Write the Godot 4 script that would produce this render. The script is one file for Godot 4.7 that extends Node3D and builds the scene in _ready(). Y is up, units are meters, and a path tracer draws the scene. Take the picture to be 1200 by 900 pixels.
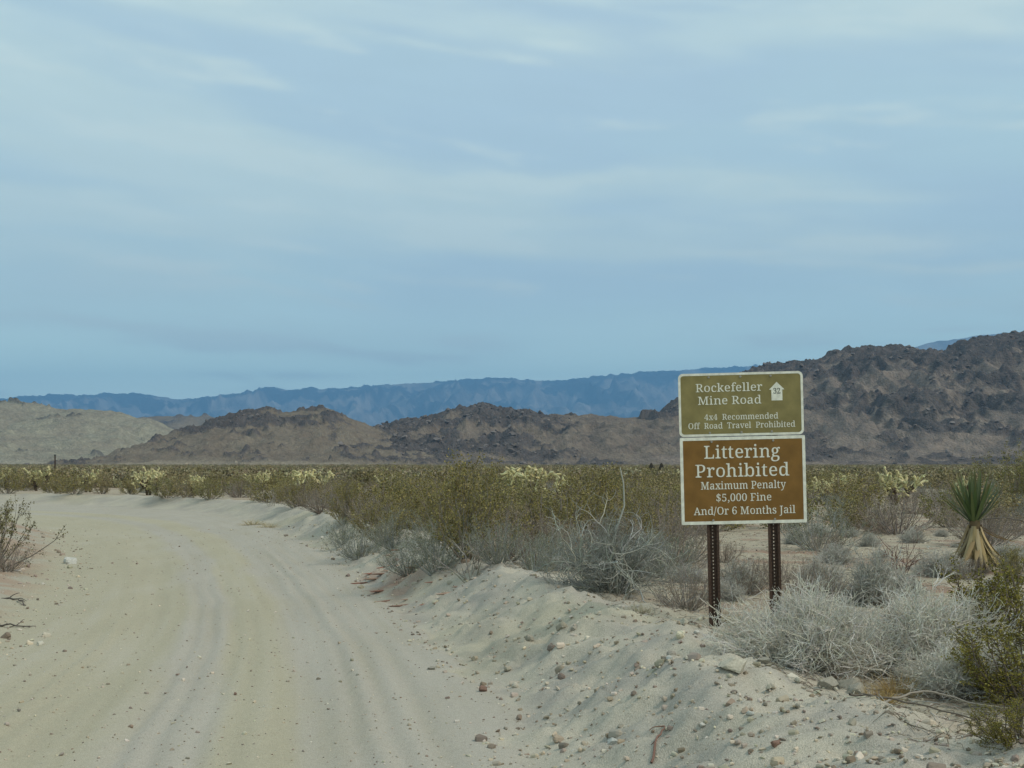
extends Node3D

# ------------------------------------------------------------------ mesh collector
class MB:
	var v := PackedVector3Array()
	var n := PackedVector3Array()
	var c := PackedColorArray()
	var uv := PackedVector2Array()
	var i := PackedInt32Array()

	func vert(p: Vector3, nn: Vector3, col: Color) -> void:
		v.push_back(p); n.push_back(nn); c.push_back(col)

	func tri_flat(a: Vector3, b: Vector3, d: Vector3, col: Color) -> void:
		var nn := (d - a).cross(b - a).normalized()
		var k := v.size()
		vert(a, nn, col); vert(b, nn, col); vert(d, nn, col)
		i.push_back(k); i.push_back(k + 1); i.push_back(k + 2)

	func quad_flat(a: Vector3, b: Vector3, d: Vector3, e: Vector3, col: Color) -> void:
		var nn := (d - a).cross(b - a).normalized()
		var k := v.size()
		vert(a, nn, col); vert(b, nn, col); vert(d, nn, col); vert(e, nn, col)
		for q in [0, 1, 2, 0, 2, 3]: i.push_back(k + q)

	func tube(pts: PackedVector3Array, r0: float, r1: float, sides: int, col: Color) -> void:
		var m := pts.size()
		var start := v.size()
		var ref := Vector3(0.31, 0.2, 0.93)
		for k in m:
			var t: Vector3 = (pts[mini(k + 1, m - 1)] - pts[maxi(k - 1, 0)]).normalized()
			var s := t.cross(ref)
			if s.length_squared() < 0.01: s = t.cross(Vector3(1, 0.1, 0))
			s = s.normalized()
			var b := t.cross(s)
			var r := lerpf(r0, r1, float(k) / (m - 1))
			for q in sides:
				var a := TAU * q / sides
				var d := s * cos(a) + b * sin(a)
				v.push_back(pts[k] + d * r); n.push_back(d); c.push_back(col)
		for k in m - 1:
			for q in sides:
				var a := start + k * sides + q
				var b := start + k * sides + (q + 1) % sides
				i.push_back(a); i.push_back(a + sides); i.push_back(b)
				i.push_back(b); i.push_back(a + sides); i.push_back(b + sides)

	func leaf(p: Vector3, dir: Vector3, side: Vector3, len: float, wid: float, col: Color) -> void:
		var nn := dir.cross(side).normalized()
		var k := v.size()
		vert(p, nn, col); vert(p + dir * len * 0.5 + side * wid, nn, col)
		vert(p + dir * len, nn, col); vert(p + dir * len * 0.5 - side * wid, nn, col)
		for q in [0, 1, 2, 0, 2, 3]: i.push_back(k + q)

	func box(cn: Vector3, h: Vector3, col: Color, basis := Basis()) -> void:
		for ax in 3:
			for s in [-1.0, 1.0]:
				var nn := Vector3.ZERO; nn[ax] = s
				var a := Vector3.ZERO; a[(ax + 1) % 3] = 1.0
				var b := Vector3.ZERO; b[(ax + 2) % 3] = 1.0
				if s < 0: var tmp := a; a = b; b = tmp
				var k := v.size()
				for w in [[-1, -1], [-1, 1], [1, 1], [1, -1]]:
					var p: Vector3 = (nn + a * w[0] + b * w[1]) * h
					vert(cn + basis * p, basis * nn, col)
				for q in [0, 1, 2, 0, 2, 3]: i.push_back(k + q)

	func mesh() -> ArrayMesh:
		var arr := []
		arr.resize(Mesh.ARRAY_MAX)
		arr[Mesh.ARRAY_VERTEX] = v
		arr[Mesh.ARRAY_NORMAL] = n
		arr[Mesh.ARRAY_COLOR] = c
		if uv.size() == v.size() and uv.size() > 0: arr[Mesh.ARRAY_TEX_UV] = uv
		arr[Mesh.ARRAY_INDEX] = i
		var m := ArrayMesh.new()
		m.add_surface_from_arrays(Mesh.PRIMITIVE_TRIANGLES, arr)
		return m

# ------------------------------------------------------------------ shared state
const CAM_H := 1.55
var M := {}
var taken := {}
var noise_a := FastNoiseLite.new()
var noise_b := FastNoiseLite.new()
var noise_c := FastNoiseLite.new()
var noise_r := FastNoiseLite.new()
var hill_n := FastNoiseLite.new()
var hill_r := FastNoiseLite.new()
var right_x := PackedFloat32Array()
var left_x := PackedFloat32Array()
const STEP := 0.25
const ROAD_END := 78.0

func numbered(called: String) -> String:
	if not taken.has(called):
		taken[called] = 0
		return called
	taken[called] += 1
	return "%s_%03d" % [called, taken[called]]

func tag(o: Node, label: String, category: String, group := "", kind := "") -> void:
	o.set_meta("label", label)
	o.set_meta("category", category)
	if group: o.set_meta("group", group)
	if kind: o.set_meta("kind", kind)

func part(called: String, mesh: Mesh, mat: Material, parent: Node) -> MeshInstance3D:
	var o := MeshInstance3D.new()
	o.name = numbered(called) if parent == self else called
	o.mesh = mesh
	o.material_override = mat
	parent.add_child(o, true)
	return o

func thing(called: String, label: String, category: String, at: Vector3, turn := 0.0, size := Vector3.ONE, group := "") -> Node3D:
	var o := Node3D.new()
	o.name = numbered(called)
	add_child(o)
	o.position = at
	o.basis = Basis(Vector3.UP, turn) * Basis.from_scale(size)
	tag(o, label, category, group)
	return o

func rng_of(k: int) -> RandomNumberGenerator:
	var r := RandomNumberGenerator.new()
	r.seed = k * 7919 + 13
	return r

func rvec(r: RandomNumberGenerator) -> Vector3:
	var z := r.randf_range(-1, 1)
	var a := r.randf() * TAU
	var s := sqrt(1.0 - z * z)
	return Vector3(s * cos(a), z, s * sin(a))

func tint(r: RandomNumberGenerator, c: Color, amount: float) -> Color:
	var k := 1.0 + r.randf_range(-amount, amount)
	return Color(c.r * k * (1.0 + r.randf_range(-0.08, 0.08)), c.g * k, c.b * k * (1.0 + r.randf_range(-0.1, 0.1)))

# ------------------------------------------------------------------ ground form
func knots_to_table(ks: Array) -> PackedFloat32Array:
	var out := PackedFloat32Array()
	var d := 0.0
	while d <= ROAD_END:
		var j := 0
		while j < ks.size() - 2 and ks[j + 1][0] < d: j += 1
		var p0: Array = ks[maxi(j - 1, 0)]
		var p1: Array = ks[j]
		var p2: Array = ks[j + 1]
		var p3: Array = ks[mini(j + 2, ks.size() - 1)]
		var t: float = (d - p1[0]) / (p2[0] - p1[0])
		var m1: float = (p2[1] - p0[1]) / (p2[0] - p0[0]) * (p2[0] - p1[0])
		var m2: float = (p3[1] - p1[1]) / (p3[0] - p1[0]) * (p2[0] - p1[0])
		var t2 := t * t
		var t3 := t2 * t
		out.push_back((2 * t3 - 3 * t2 + 1) * p1[1] + (t3 - 2 * t2 + t) * m1 + (-2 * t3 + 3 * t2) * p2[1] + (t3 - t2) * m2)
		d += STEP
	return out

func table(tb: PackedFloat32Array, d: float) -> Vector2:   # (value, slope)
	var f := clampf(d / STEP, 0.0, tb.size() - 1.001)
	var k := int(f)
	return Vector2(lerpf(tb[k], tb[k + 1], f - k), (tb[k + 1] - tb[k]) / STEP)

# x, D -> Vector4(height, signed distance right of the road, signed distance left of it, position across the road 0..1)
func land(x: float, d: float) -> Vector4:
	var h := 0.3 + 0.10 * noise_a.get_noise_2d(x * 3.0, d * 3.0)
	if d > ROAD_END - 2.0:
		if d > 150.0: h = 0.3
		return Vector4(h, 99, -99, 0)
	var dd := maxf(d, 0.0)
	var r := table(right_x, dd)
	var l := table(left_x, dd)
	var sr := (x - r.x) / sqrt(1.0 + r.y * r.y)
	var sl := (l.x - x) / sqrt(1.0 + l.y * l.y)
	var wob := 0.22 * noise_b.get_noise_2d(d * 5.0, 10.0) + 0.10 * noise_b.get_noise_2d(x * 22.0, d * 22.0)
	sr += wob
	sl += wob
	var u := (x - l.x) / maxf(r.x - l.x, 0.5)
	var fine := 0.0
	if d < 40.0: fine = noise_b.get_noise_2d(x * 55.0, d * 55.0)
	if sr > 0.0:
		var near := 1.0 - smoothstep(26.0, 40.0, d)
		var crest := 0.34 + 0.08 * near + 0.09 * noise_b.get_noise_2d(x * 9.0, d * 9.0)
		var wide := 1.15 + 0.25 * noise_b.get_noise_2d(d * 7.0, 77.0)
		var rise := smoothstep(-0.05, wide, sr)
		var bank := crest * rise
		h = lerpf(bank, h, smoothstep(wide * 0.95, wide + 0.9, sr))
		var rough := smoothstep(0.0, 0.35, sr) * (1.0 - 0.55 * smoothstep(wide, wide + 1.2, sr))
		var lump := noise_b.get_noise_2d(x * 24.0 + 31.0, d * 24.0)
		var ridge := 1.0 - absf(noise_c.get_noise_2d(x * 30.0, d * 30.0)) * 2.2
		var grit := noise_c.get_noise_2d(x * 150.0, d * 150.0) if d < 22.0 else 0.0
		h += rough * (0.030 * lump + 0.026 * fine + 0.030 * grit + 0.018 * ridge * (1.0 - smoothstep(wide, wide + 0.6, sr)))
	elif sl > 0.0:
		h = lerpf(0.0, h - 0.02, smoothstep(0.0, 1.9, sl)) + smoothstep(0.0, 0.4, sl) * (0.02 * fine + 0.02 * noise_b.get_noise_2d(x * 20.0, d * 20.0))
	else:
		var du := 0.012 * noise_b.get_noise_2d(d * 4.0, 40.0) + 0.004 * noise_b.get_noise_2d(d * 30.0, 41.0)
		h = 0.012 * noise_b.get_noise_2d(x * 6.0, d * 1.2) + 0.006 * noise_b.get_noise_2d(u * 260.0, d * 1.6 + 60.0) * smoothstep(60.0, 25.0, d)
		for q in [[0.30, 0.05, 0.018], [0.43, 0.010, 0.018], [0.47, 0.010, 0.020], [0.53, 0.014, 0.014], [0.70, 0.045, 0.020], [0.76, 0.011, 0.020], [0.81, 0.011, 0.018], [0.87, 0.012, 0.012], [0.20, 0.012, 0.014], [0.24, 0.010, 0.012]]:
			var e: float = (u + du - q[0]) / q[1]
			if absf(e) < 3.0: h -= q[2] * exp(-e * e) - 0.4 * q[2] * exp(-(absf(e) - 1.8) * (absf(e) - 1.8) * 2.0)
		# loose sand pushed up along both edges
		h += 0.03 * exp(-sr * sr * 6.0) * 0.5
		var tread := sin(d * 26.0 + 3.0 * noise_b.get_noise_2d(x * 9.0, d * 9.0))
		if d < 25.0: h += 0.0014 * tread * (exp(-pow((u + du - 0.46) / 0.03, 2.0)) + exp(-pow((u + du - 0.79) / 0.035, 2.0)))
	return Vector4(h, sr, sl, u)

func soil(x: float, d: float, q: Vector4) -> Color:
	var n1 := noise_a.get_noise_2d(x * 9.0, d * 9.0)
	var n2 := noise_b.get_noise_2d(x * 14.0 + 90.0, d * 14.0)
	var n3 := noise_c.get_noise_2d(x * 5.0, d * 2.2)
	if d > ROAD_END - 2.0:
		return Color(0.34, 0.30, 0.22).lerp(Color(0.40, 0.31, 0.23), clampf(0.5 + n1, 0, 1))
	var sand := Color(0.49, 0.435, 0.315)
	var grey := Color(0.475, 0.43, 0.355)
	if q.y <= 0.0 and q.z <= 0.0:
		n2 = noise_b.get_noise_2d(x * 9.0 + 90.0, d * 2.2)
		var t := smoothstep(0.36, 0.44, q.w + 0.06 * n3) * (1.0 - smoothstep(0.50, 0.55, q.w + 0.04 * n3)) + smoothstep(0.62, 0.70, q.w + 0.06 * n3)
		var streak := noise_b.get_noise_2d(q.w * 260.0, d * 1.6 + 60.0)
		return sand.lerp(grey, clampf(t + 0.35 * n2 + 0.4 * streak, 0, 1)) * (1.0 + 0.05 * n2 + 0.06 * streak)
	if q.y > 0.0:
		var berm := Color(0.44, 0.40, 0.335).lerp(Color(0.53, 0.475, 0.375), clampf(0.5 + 1.1 * n2, 0, 1))
		var yellow := Color(0.46, 0.41, 0.26)
		berm = berm.lerp(yellow, smoothstep(0.12, 0.4, n1) * 0.3)
		# reddish washed-out earth on the berm
		var red := exp(-pow((x + 1.75) / 0.75, 2.0) - pow((d - 16.2) / 2.4, 2.0))
		berm = berm.lerp(Color(0.36, 0.21, 0.15), clampf(red * (0.4 + 1.6 * noise_c.get_noise_2d(x * 25.0, d * 12.0)), 0, 0.75))
		var floor := Color(0.47, 0.405, 0.30).lerp(Color(0.40, 0.325, 0.245), smoothstep(0.0, 0.28, n2 + 0.4 * n1))
		floor = floor.lerp(Color(0.31, 0.17, 0.115), smoothstep(0.22, 0.36, noise_c.get_noise_2d(x * 7.0 + 50.0, d * 12.0)) * smoothstep(11.0, 13.0, d) * 0.55)
		return berm.lerp(floor, smoothstep(1.3, 2.2, q.y)) * (1.0 + 0.06 * n2)
	var bank := Color(0.44, 0.39, 0.31).lerp(Color(0.42, 0.31, 0.23), smoothstep(-0.1, 0.3, n1 + n2))
	return sand.lerp(bank, smoothstep(0.1, 0.9, q.z))

func hgt(x: float, d: float) -> float:
	return land(x, d).x

func spot(x: float, d: float, sink := 0.03) -> Vector3:
	return Vector3(x, hgt(x, d) - sink, -d)

func make_ground() -> void:
	var xs := PackedFloat32Array()
	var neg: Array = []
	var x := 0.0
	while x < 6500.0:
		xs.push_back(x)
		var st := 0.05
		if x > 4.2: st = 0.05 + (x - 4.2) * 0.05
		if x > 60.0: st = x * 0.25
		x += st
	x = -0.05
	while x > -6500.0:
		neg.append(x)
		var st := 0.05
		if x < -3.6: st = 0.05 + (-3.6 - x) * 0.035
		if x < -60.0: st = -x * 0.25
		x -= st
	neg.reverse()
	var all := PackedFloat32Array(neg)
	all.append_array(xs)
	xs = all
	var ds := PackedFloat32Array()
	var d := -30.0
	while d < 10800.0:
		ds.push_back(d)
		if d < 4.0: d += clampf((4.0 - d) * 0.2, 0.12, 4.0)
		elif d < 70.0: d += maxf(0.04, d * 0.006)
		elif d < 600.0: d += d * 0.02
		else: d += d * 0.12
	var nx := xs.size()
	var nd := ds.size()
	var mb := MB.new()
	mb.v.resize(nx * nd); mb.n.resize(nx * nd); mb.c.resize(nx * nd); mb.uv.resize(nx * nd)
	for j in nd:
		for k in nx:
			var q := land(xs[k], ds[j])
			var at := j * nx + k
			mb.v[at] = Vector3(xs[k], q.x, -ds[j])
			mb.c[at] = soil(xs[k], ds[j], q)
			mb.uv[at] = Vector2(xs[k], ds[j])
	grid_finish(mb, nx, nd)
	var o := part("ground", mb.mesh(), M.ground, self)
	tag(o, "pale sandy desert floor with a dirt road and bulldozed berm", "ground", "", "structure")

func grid_finish(mb: MB, nx: int, nd: int) -> void:
	for j in nd:
		for k in nx:
			var a: Vector3 = mb.v[j * nx + maxi(k - 1, 0)]
			var b: Vector3 = mb.v[j * nx + mini(k + 1, nx - 1)]
			var e: Vector3 = mb.v[maxi(j - 1, 0) * nx + k]
			var f: Vector3 = mb.v[mini(j + 1, nd - 1) * nx + k]
			mb.n[j * nx + k] = (b - a).cross(f - e).normalized()
	mb.i.resize((nx - 1) * (nd - 1) * 6)
	var w := 0
	for j in nd - 1:
		for k in nx - 1:
			var a := j * nx + k
			mb.i[w] = a; mb.i[w + 1] = a + nx; mb.i[w + 2] = a + 1
			mb.i[w + 3] = a + 1; mb.i[w + 4] = a + nx; mb.i[w + 5] = a + nx + 1
			w += 6

# ------------------------------------------------------------------ hills
func lookup(xs: Array, hs: Array, x: float) -> float:
	if x <= xs[0]: return hs[0] * exp(-(xs[0] - x) / (hs[0] * 2.0 + 5.0))
	for k in xs.size() - 1:
		if x <= xs[k + 1]: return lerpf(hs[k], hs[k + 1], (x - xs[k]) / (xs[k + 1] - xs[k]))
	var e := xs.size() - 1
	return hs[e] * exp(-(x - xs[e]) / (hs[e] * 2.0 + 5.0))

var boulder_spots := []

func make_hill(called: String, label: String, p: Dictionary) -> void:
	var xs: Array = p.xs
	var hs: Array = p.hs
	var zc: float = p.zc
	var lf: float = p.front
	var lb: float = p.back
	var sc: float = p.scale          # size of the crags, metres
	var r := rng_of(int(zc))
	var x0: float = p.x0
	var x1: float = p.x1
	var nx: int = p.nx
	var nd: int = p.nd
	var mb := MB.new()
	mb.v.resize(nx * nd); mb.n.resize(nx * nd); mb.c.resize(nx * nd)
	for j in nd:
		var tj := float(j) / (nd - 1)
		var d := lerpf(zc - lf, zc + lb, tj)
		for k in nx:
			var x := lerpf(x0, x1, float(k) / (nx - 1))
			var t := (zc - d) / lf if d < zc else (d - zc) / lb
			var spur := hill_r.get_noise_2d(x / (sc * 8.0) + zc, d / (sc * 17.0) + 0.25 * hill_n.get_noise_2d(x / (sc * 6.0), d / (sc * 6.0)))
			var wx := x + sc * 4.0 * hill_n.get_noise_2d(x / (sc * 9.0), d / (sc * 9.0))
			var along := lookup(xs, hs, lerpf(x, wx, smoothstep(0.0, 0.3, t)))
			var prof := pow(maxf(0.0, 1.0 - t), p.power)
			var body := smoothstep(0.0, 0.25, t) * smoothstep(1.0, 0.55, t)
			var h: float = along * (prof + body * p.spur * spur)
			var rough := hill_n.get_noise_2d(x / (sc * 2.0), d / (sc * 2.0))
			var crag := hill_r.get_noise_2d(x / (sc * 2.6) + 7.0, d / (sc * 2.6))
			var big := hill_n.get_noise_2d(x / (sc * 9.0) + 300.0, d / (sc * 13.0))
			var frac := clampf(h / maxf(along, 0.01), 0.0, 1.0)
			var rock := smoothstep(p.rock0, p.rock0 + 0.14, big + rough * 0.55 + p.crest_rock * smoothstep(0.62, 0.97, frac) - 0.02)
			if p.has("smooth_x"): rock *= smoothstep(p.smooth_x - 6.0, p.smooth_x + 6.0, x) if p.smooth_side > 0 else 1.0 - smoothstep(p.smooth_x - 6.0, p.smooth_x + 6.0, x + 20.0 * rough)
			var env := smoothstep(0.0, 0.15, frac) * clampf(along / sc / 1.5, 0.0, 1.0)
			h += sc * env * p.get("crag", 1.0) * (0.22 * rough + rock * (0.42 * crag + 0.16 * hill_n.get_noise_2d(x / (sc * 0.6), d / (sc * 0.6))))
			h -= smoothstep(0.08, 0.0, frac) * sc * 0.15 + p.sink
			mb.v[j * nx + k] = Vector3(x, h, -d)
			var speck := hill_n.get_noise_2d(x / (sc * 0.45) + 9.0, d / (sc * 0.9))
			var col: Color = (p.soil as Color).lerp(p.soil2, clampf(0.5 + 1.4 * hill_n.get_noise_2d(x / (sc * 4.0) + 40.0, d / (sc * 5.0)), 0, 1))
			col = col.lerp((p.dark as Color) * (1.0 + 0.35 * rough), rock)
			if p.has("fan"): col = col.lerp(p.fan, smoothstep(0.13, 0.07, frac + 0.05 * big) * 0.85)
			col = col * (1.0 + p.speck * speck)
			mb.c[j * nx + k] = Color(col.r, col.g, col.b)
			if p.has("boulders") and rock > 0.55 and r.randf() < p.boulders and d < zc + 4.0:
				boulder_spots.append([Vector3(x, h, -d), col])
	grid_finish(mb, nx, nd)
	var hm: StandardMaterial3D = M.hill.duplicate()
	hm.uv1_scale = Vector3.ONE * 0.36 / sc
	hm.heightmap_scale = sc * 14.0
	var o := part(called, mb.mesh(), hm, self)
	tag(o, label, "hill", "", "structure")

# ------------------------------------------------------------------ plants
func curve_pts(r: RandomNumberGenerator, p: Vector3, dir: Vector3, len: float, segs: int, wiggle: float, lift: float) -> PackedVector3Array:
	var out := PackedVector3Array()
	out.push_back(p)
	var d := dir.normalized()
	for k in segs:
		d = (d + rvec(r) * wiggle + Vector3(0, lift, 0)).normalized()
		p += d * (len / segs)
		out.push_back(p)
	return out

# upright shrub of many thin stems with small leaves toward the ends: [frame, foliage]
func creosote(k: int, H: float, W: float, stems: int, sprays: int, leaves: int, leaf: float, leafcol: Color, woodcol: Color) -> Array:
	var r := rng_of(k)
	var wood := MB.new()
	var fol := MB.new()
	for s in stems:
		var az := r.randf() * TAU
		var out := pow(r.randf(), 0.7)
		var tip := Vector3(cos(az) * W * 0.5 * out, H * r.randf_range(0.72, 1.0) * (1.0 - 0.38 * out * out), sin(az) * W * 0.5 * out)
		var base := Vector3(cos(az), 0, sin(az)) * 0.06 * out + Vector3(0, -0.06, 0)
		var pts := PackedVector3Array()
		for q in 7:
			var t := q / 6.0
			var p := base.lerp(tip, t)
			p += Vector3(cos(az), 0, sin(az)) * W * 0.10 * sin(t * PI) * out
			p += rvec(r) * 0.02 * H * (1.0 if q > 0 else 0.0)
			pts.push_back(p)
		wood.tube(pts, 0.0075 * H + 0.002, 0.0022, 4, tint(r, woodcol, 0.2))
		for b in sprays:
			var t := r.randf_range(0.16, 1.0)
			var q := mini(int(t * 6.0), 5)
			var p: Vector3 = pts[q].lerp(pts[q + 1], t * 6.0 - q)
			var dir := (pts[q + 1] - pts[q]).normalized() + rvec(r) * 0.75 + Vector3(cos(az), 0.25, sin(az)) * 0.35
			var tw := curve_pts(r, p, dir, H * r.randf_range(0.12, 0.27), 4, 0.25, 0.06)
			wood.tube(tw, 0.0028, 0.0012, 3, tint(r, woodcol, 0.25))
			for m in leaves:
				var tt := pow(r.randf(), 0.6) * 3.999
				var qq := int(tt)
				var lp := tw[qq].lerp(tw[qq + 1], tt - qq) + rvec(r) * leaf * 1.1
				var ld := (rvec(r) + Vector3(0, 0.35, 0)).normalized()
				fol.leaf(lp, ld, ld.cross(rvec(r)).normalized(), leaf * r.randf_range(0.7, 1.3), leaf * r.randf_range(0.26, 0.42), tint(r, leafcol, 0.38))
	return [wood.mesh(), fol.mesh()]

# low dome of fine tangled dry twigs
func dome(k: int, R: float, H: float, mains: int, subs: int, thick: float, col: Color) -> ArrayMesh:
	var r := rng_of(k)
	var mb := MB.new()
	for s in mains:
		var az := r.randf() * TAU
		var el := asin(pow(r.randf(), 0.75) * 0.98 + 0.02)
		var dir := Vector3(cos(az) * cos(el), sin(el), sin(az) * cos(el))
		var reach := r.randf_range(0.68, 0.92) * (1.0 + 0.16 * sin(az * 3.0 + k) + 0.1 * sin(az * 7.0 + el * 5.0))
		var tip := Vector3(dir.x * R, maxf(0.02, dir.y * H), dir.z * R) * reach
		var pts := PackedVector3Array()
		for q in 6:
			var t := q / 5.0
			pts.push_back(Vector3(dir.x * 0.04, -0.05, dir.z * 0.04).lerp(tip, t) + rvec(r) * 0.03 * R + Vector3(0, 0.08 * H * sin(t * PI), 0))
		mb.tube(pts, thick * 2.0, thick, 3, tint(r, col * 0.8, 0.25))
		for b in subs:
			var t := r.randf_range(0.25, 1.0)
			var q := mini(int(t * 5.0), 4)
			var p := pts[q].lerp(pts[q + 1], t * 5.0 - q)
			var d2 := (dir * 0.9 + rvec(r) * 0.95 + Vector3(0, 0.12, 0)).normalized()
			var tw := curve_pts(r, p, d2, R * r.randf_range(0.20, 0.38), 4, 0.42, 0.03)
			for w in tw.size(): tw[w].y = maxf(tw[w].y, 0.0)
			mb.tube(tw, thick * 0.95, thick * 0.5, 3, tint(r, col, 0.22))
			for z in 2:
				var fk := curve_pts(r, tw[2 + z], d2 + rvec(r) * 1.1, R * r.randf_range(0.09, 0.17), 2, 0.35, 0.03)
				mb.tube(fk, thick * 0.7, thick * 0.45, 3, tint(r, col, 0.2))
	return mb.mesh()

# contorted dead shrub: thick bare limbs that fork again and again
func snag(r: RandomNumberGenerator, mb: MB, p: Vector3, dir: Vector3, len: float, rad: float, depth: int, col: Color, wig: float, lift: float) -> void:
	var segs := 5
	var pts := curve_pts(r, p, dir, len, segs, wig, lift)
	for q in pts.size(): pts[q].y = maxf(pts[q].y, -0.06)
	mb.tube(pts, rad, rad * 0.55, 5 if rad > 0.004 else 3, tint(r, col, 0.2))
	if depth <= 0: return
	var kids := r.randi_range(3, 4)
	for b in kids:
		var q := r.randi_range(2, segs) if b > 0 else segs
		var d2 := (pts[q] - pts[q - 1]).normalized() + rvec(r) * 0.95
		snag(r, mb, pts[q], d2, len * r.randf_range(0.5, 0.78), rad * r.randf_range(0.5, 0.68), depth - 1, col, wig, lift)

func dead_shrub(k: int, R: float, H: float, limbs: int, depth: int, rad: float, col: Color, wig := 0.38, lift := 0.02) -> ArrayMesh:
	var r := rng_of(k)
	var mb := MB.new()
	for s in limbs:
		var az := TAU * (s + r.randf()) / limbs
		var el := r.randf_range(0.15, 1.25)
		var dir := Vector3(cos(az) * cos(el) * R, sin(el) * H, sin(az) * cos(el) * R).normalized()
		var len := lerpf(R, H, sin(el)) * r.randf_range(0.42, 0.62)
		snag(r, mb, Vector3(cos(az) * 0.05, -0.06, sin(az) * 0.05), dir, len, rad, depth, col, wig, lift)
	return mb.mesh()

# cholla: dark trunk and old joints, bristling pale young joints outside
func joint(r: RandomNumberGenerator, mb: MB, p: Vector3, dir: Vector3, len: float, rad: float, col: Color, spine: Color) -> Vector3:
	var q := p + dir * len
	var pts := PackedVector3Array([p, p + dir * len * 0.15, p + dir * len * 0.5, p + dir * len * 0.85, q])
	var radii := [0.55, 0.95, 1.05, 0.85, 0.25]
	var s := dir.cross(Vector3(0.3, 0.5, 0.8)).normalized()
	var b := dir.cross(s)
	var start := mb.v.size()
	for k in 5:
		for m in 6:
			var a := TAU * m / 6.0 + k * 0.5
			var d := s * cos(a) + b * sin(a)
			mb.vert(pts[k] + d * rad * radii[k] * r.randf_range(0.85, 1.15), d, col)
	for k in 4:
		for m in 6:
			var a := start + k * 6 + m
			var e := start + k * 6 + (m + 1) % 6
			for w in [a, a + 6, e, e, a + 6, e + 6]: mb.i.push_back(w)
	for m in 16:
		var a := r.randf() * TAU
		var t := r.randf_range(0.1, 1.05)
		var d := (s * cos(a) + b * sin(a) + dir * r.randf_range(-0.2, 0.6)).normalized()
		var c0 := p + dir * len * t + d * rad * 0.6
		var side := d.cross(rvec(r)).normalized() * rad * 0.10
		mb.tri_flat(c0 - side, c0 + side, c0 + d * rad * 1.0, tint(r, spine, 0.15))
	return q

func cholla(k: int, H: float, W: float, arms: int) -> Array:
	var r := rng_of(k)
	var tr := MB.new()
	var cr := MB.new()
	var brown := Color(0.085, 0.062, 0.04)
	var pale := Color(0.52, 0.465, 0.25)
	var spine := Color(0.70, 0.63, 0.40)
	var trunks := 2 + int(W > 1.3)
	for s in trunks:
		var a0 := TAU * s / trunks + r.randf()
		var b0 := Vector3(cos(a0), 0, sin(a0)) * W * 0.12
		var top := Vector3(cos(a0) * W * 0.22, H * 0.5, sin(a0) * W * 0.22)
		tr.tube(PackedVector3Array([b0 + Vector3(0, -0.08, 0), b0.lerp(top, 0.5) + rvec(r) * 0.04, top]), 0.055, 0.045, 6, brown)
		for q in 9: joint(r, tr, b0.lerp(top, r.randf_range(0.4, 1.0)), (rvec(r) + Vector3(0, -0.2, 0)).normalized(), 0.13, 0.035, tint(r, brown, 0.3), tint(r, brown * 2.0, 0.3))
		for q in arms:
			var az := r.randf() * TAU
			var el := r.randf_range(-0.1, 1.3)
			var dir := Vector3(cos(az) * cos(el), sin(el), sin(az) * cos(el))
			var p := b0.lerp(top, r.randf_range(0.55, 1.0))
			var n := r.randi_range(3, 5)
			for m in n:
				var old := m == 0 or (m == 1 and r.randf() < 0.4)
				p = joint(r, tr if old else cr, p, dir, W * r.randf_range(0.085, 0.115), 0.034, tint(r, brown * 1.3 if old else pale, 0.2), tint(r, brown * 2.4 if old else spine, 0.2))
				dir = (dir + rvec(r) * 0.55 + Vector3(0, 0.22, 0)).normalized()
				if p.y > H * 0.97: dir.y = -absf(dir.y) * 0.4; dir = dir.normalized()
				if not old:
					for w in 2: joint(r, cr, p - dir * 0.04, (dir + rvec(r) * 1.2).normalized(), W * 0.075, 0.03, tint(r, pale, 0.2), tint(r, spine, 0.15))
	return [tr.mesh(), cr.mesh()]

func blade(curl: float, wid: float, ca: Color, cb: Color) -> ArrayMesh:   # one stiff leaf along +Y, 1 long, V-shaped
	var mb := MB.new()
	var n := 7
	for k in n + 1:
		var t := float(k) / n
		var w := wid * (0.75 + 0.45 * sin(t * PI * 0.8)) * (1.0 - pow(t, 3.0)) + 0.0015
		var p := Vector3(0, t * (1.0 - 0.12 * absf(curl) * t), curl * t * t * 0.35)
		var col := ca.lerp(cb, smoothstep(0.75, 1.0, t))
		mb.vert(p + Vector3(-w, 0, 0), Vector3(-0.45, 0, 0.9), col)
		mb.vert(p + Vector3(0, 0, -w * 0.5), Vector3(0, 0, 1), col)
		mb.vert(p + Vector3(w, 0, 0), Vector3(0.45, 0, 0.9), col)
	for k in n:
		for q in 2:
			var a := k * 3 + q
			for w in [a, a + 3, a + 1, a + 1, a + 3, a + 4]: mb.i.push_back(w)
	return mb.mesh()

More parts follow.
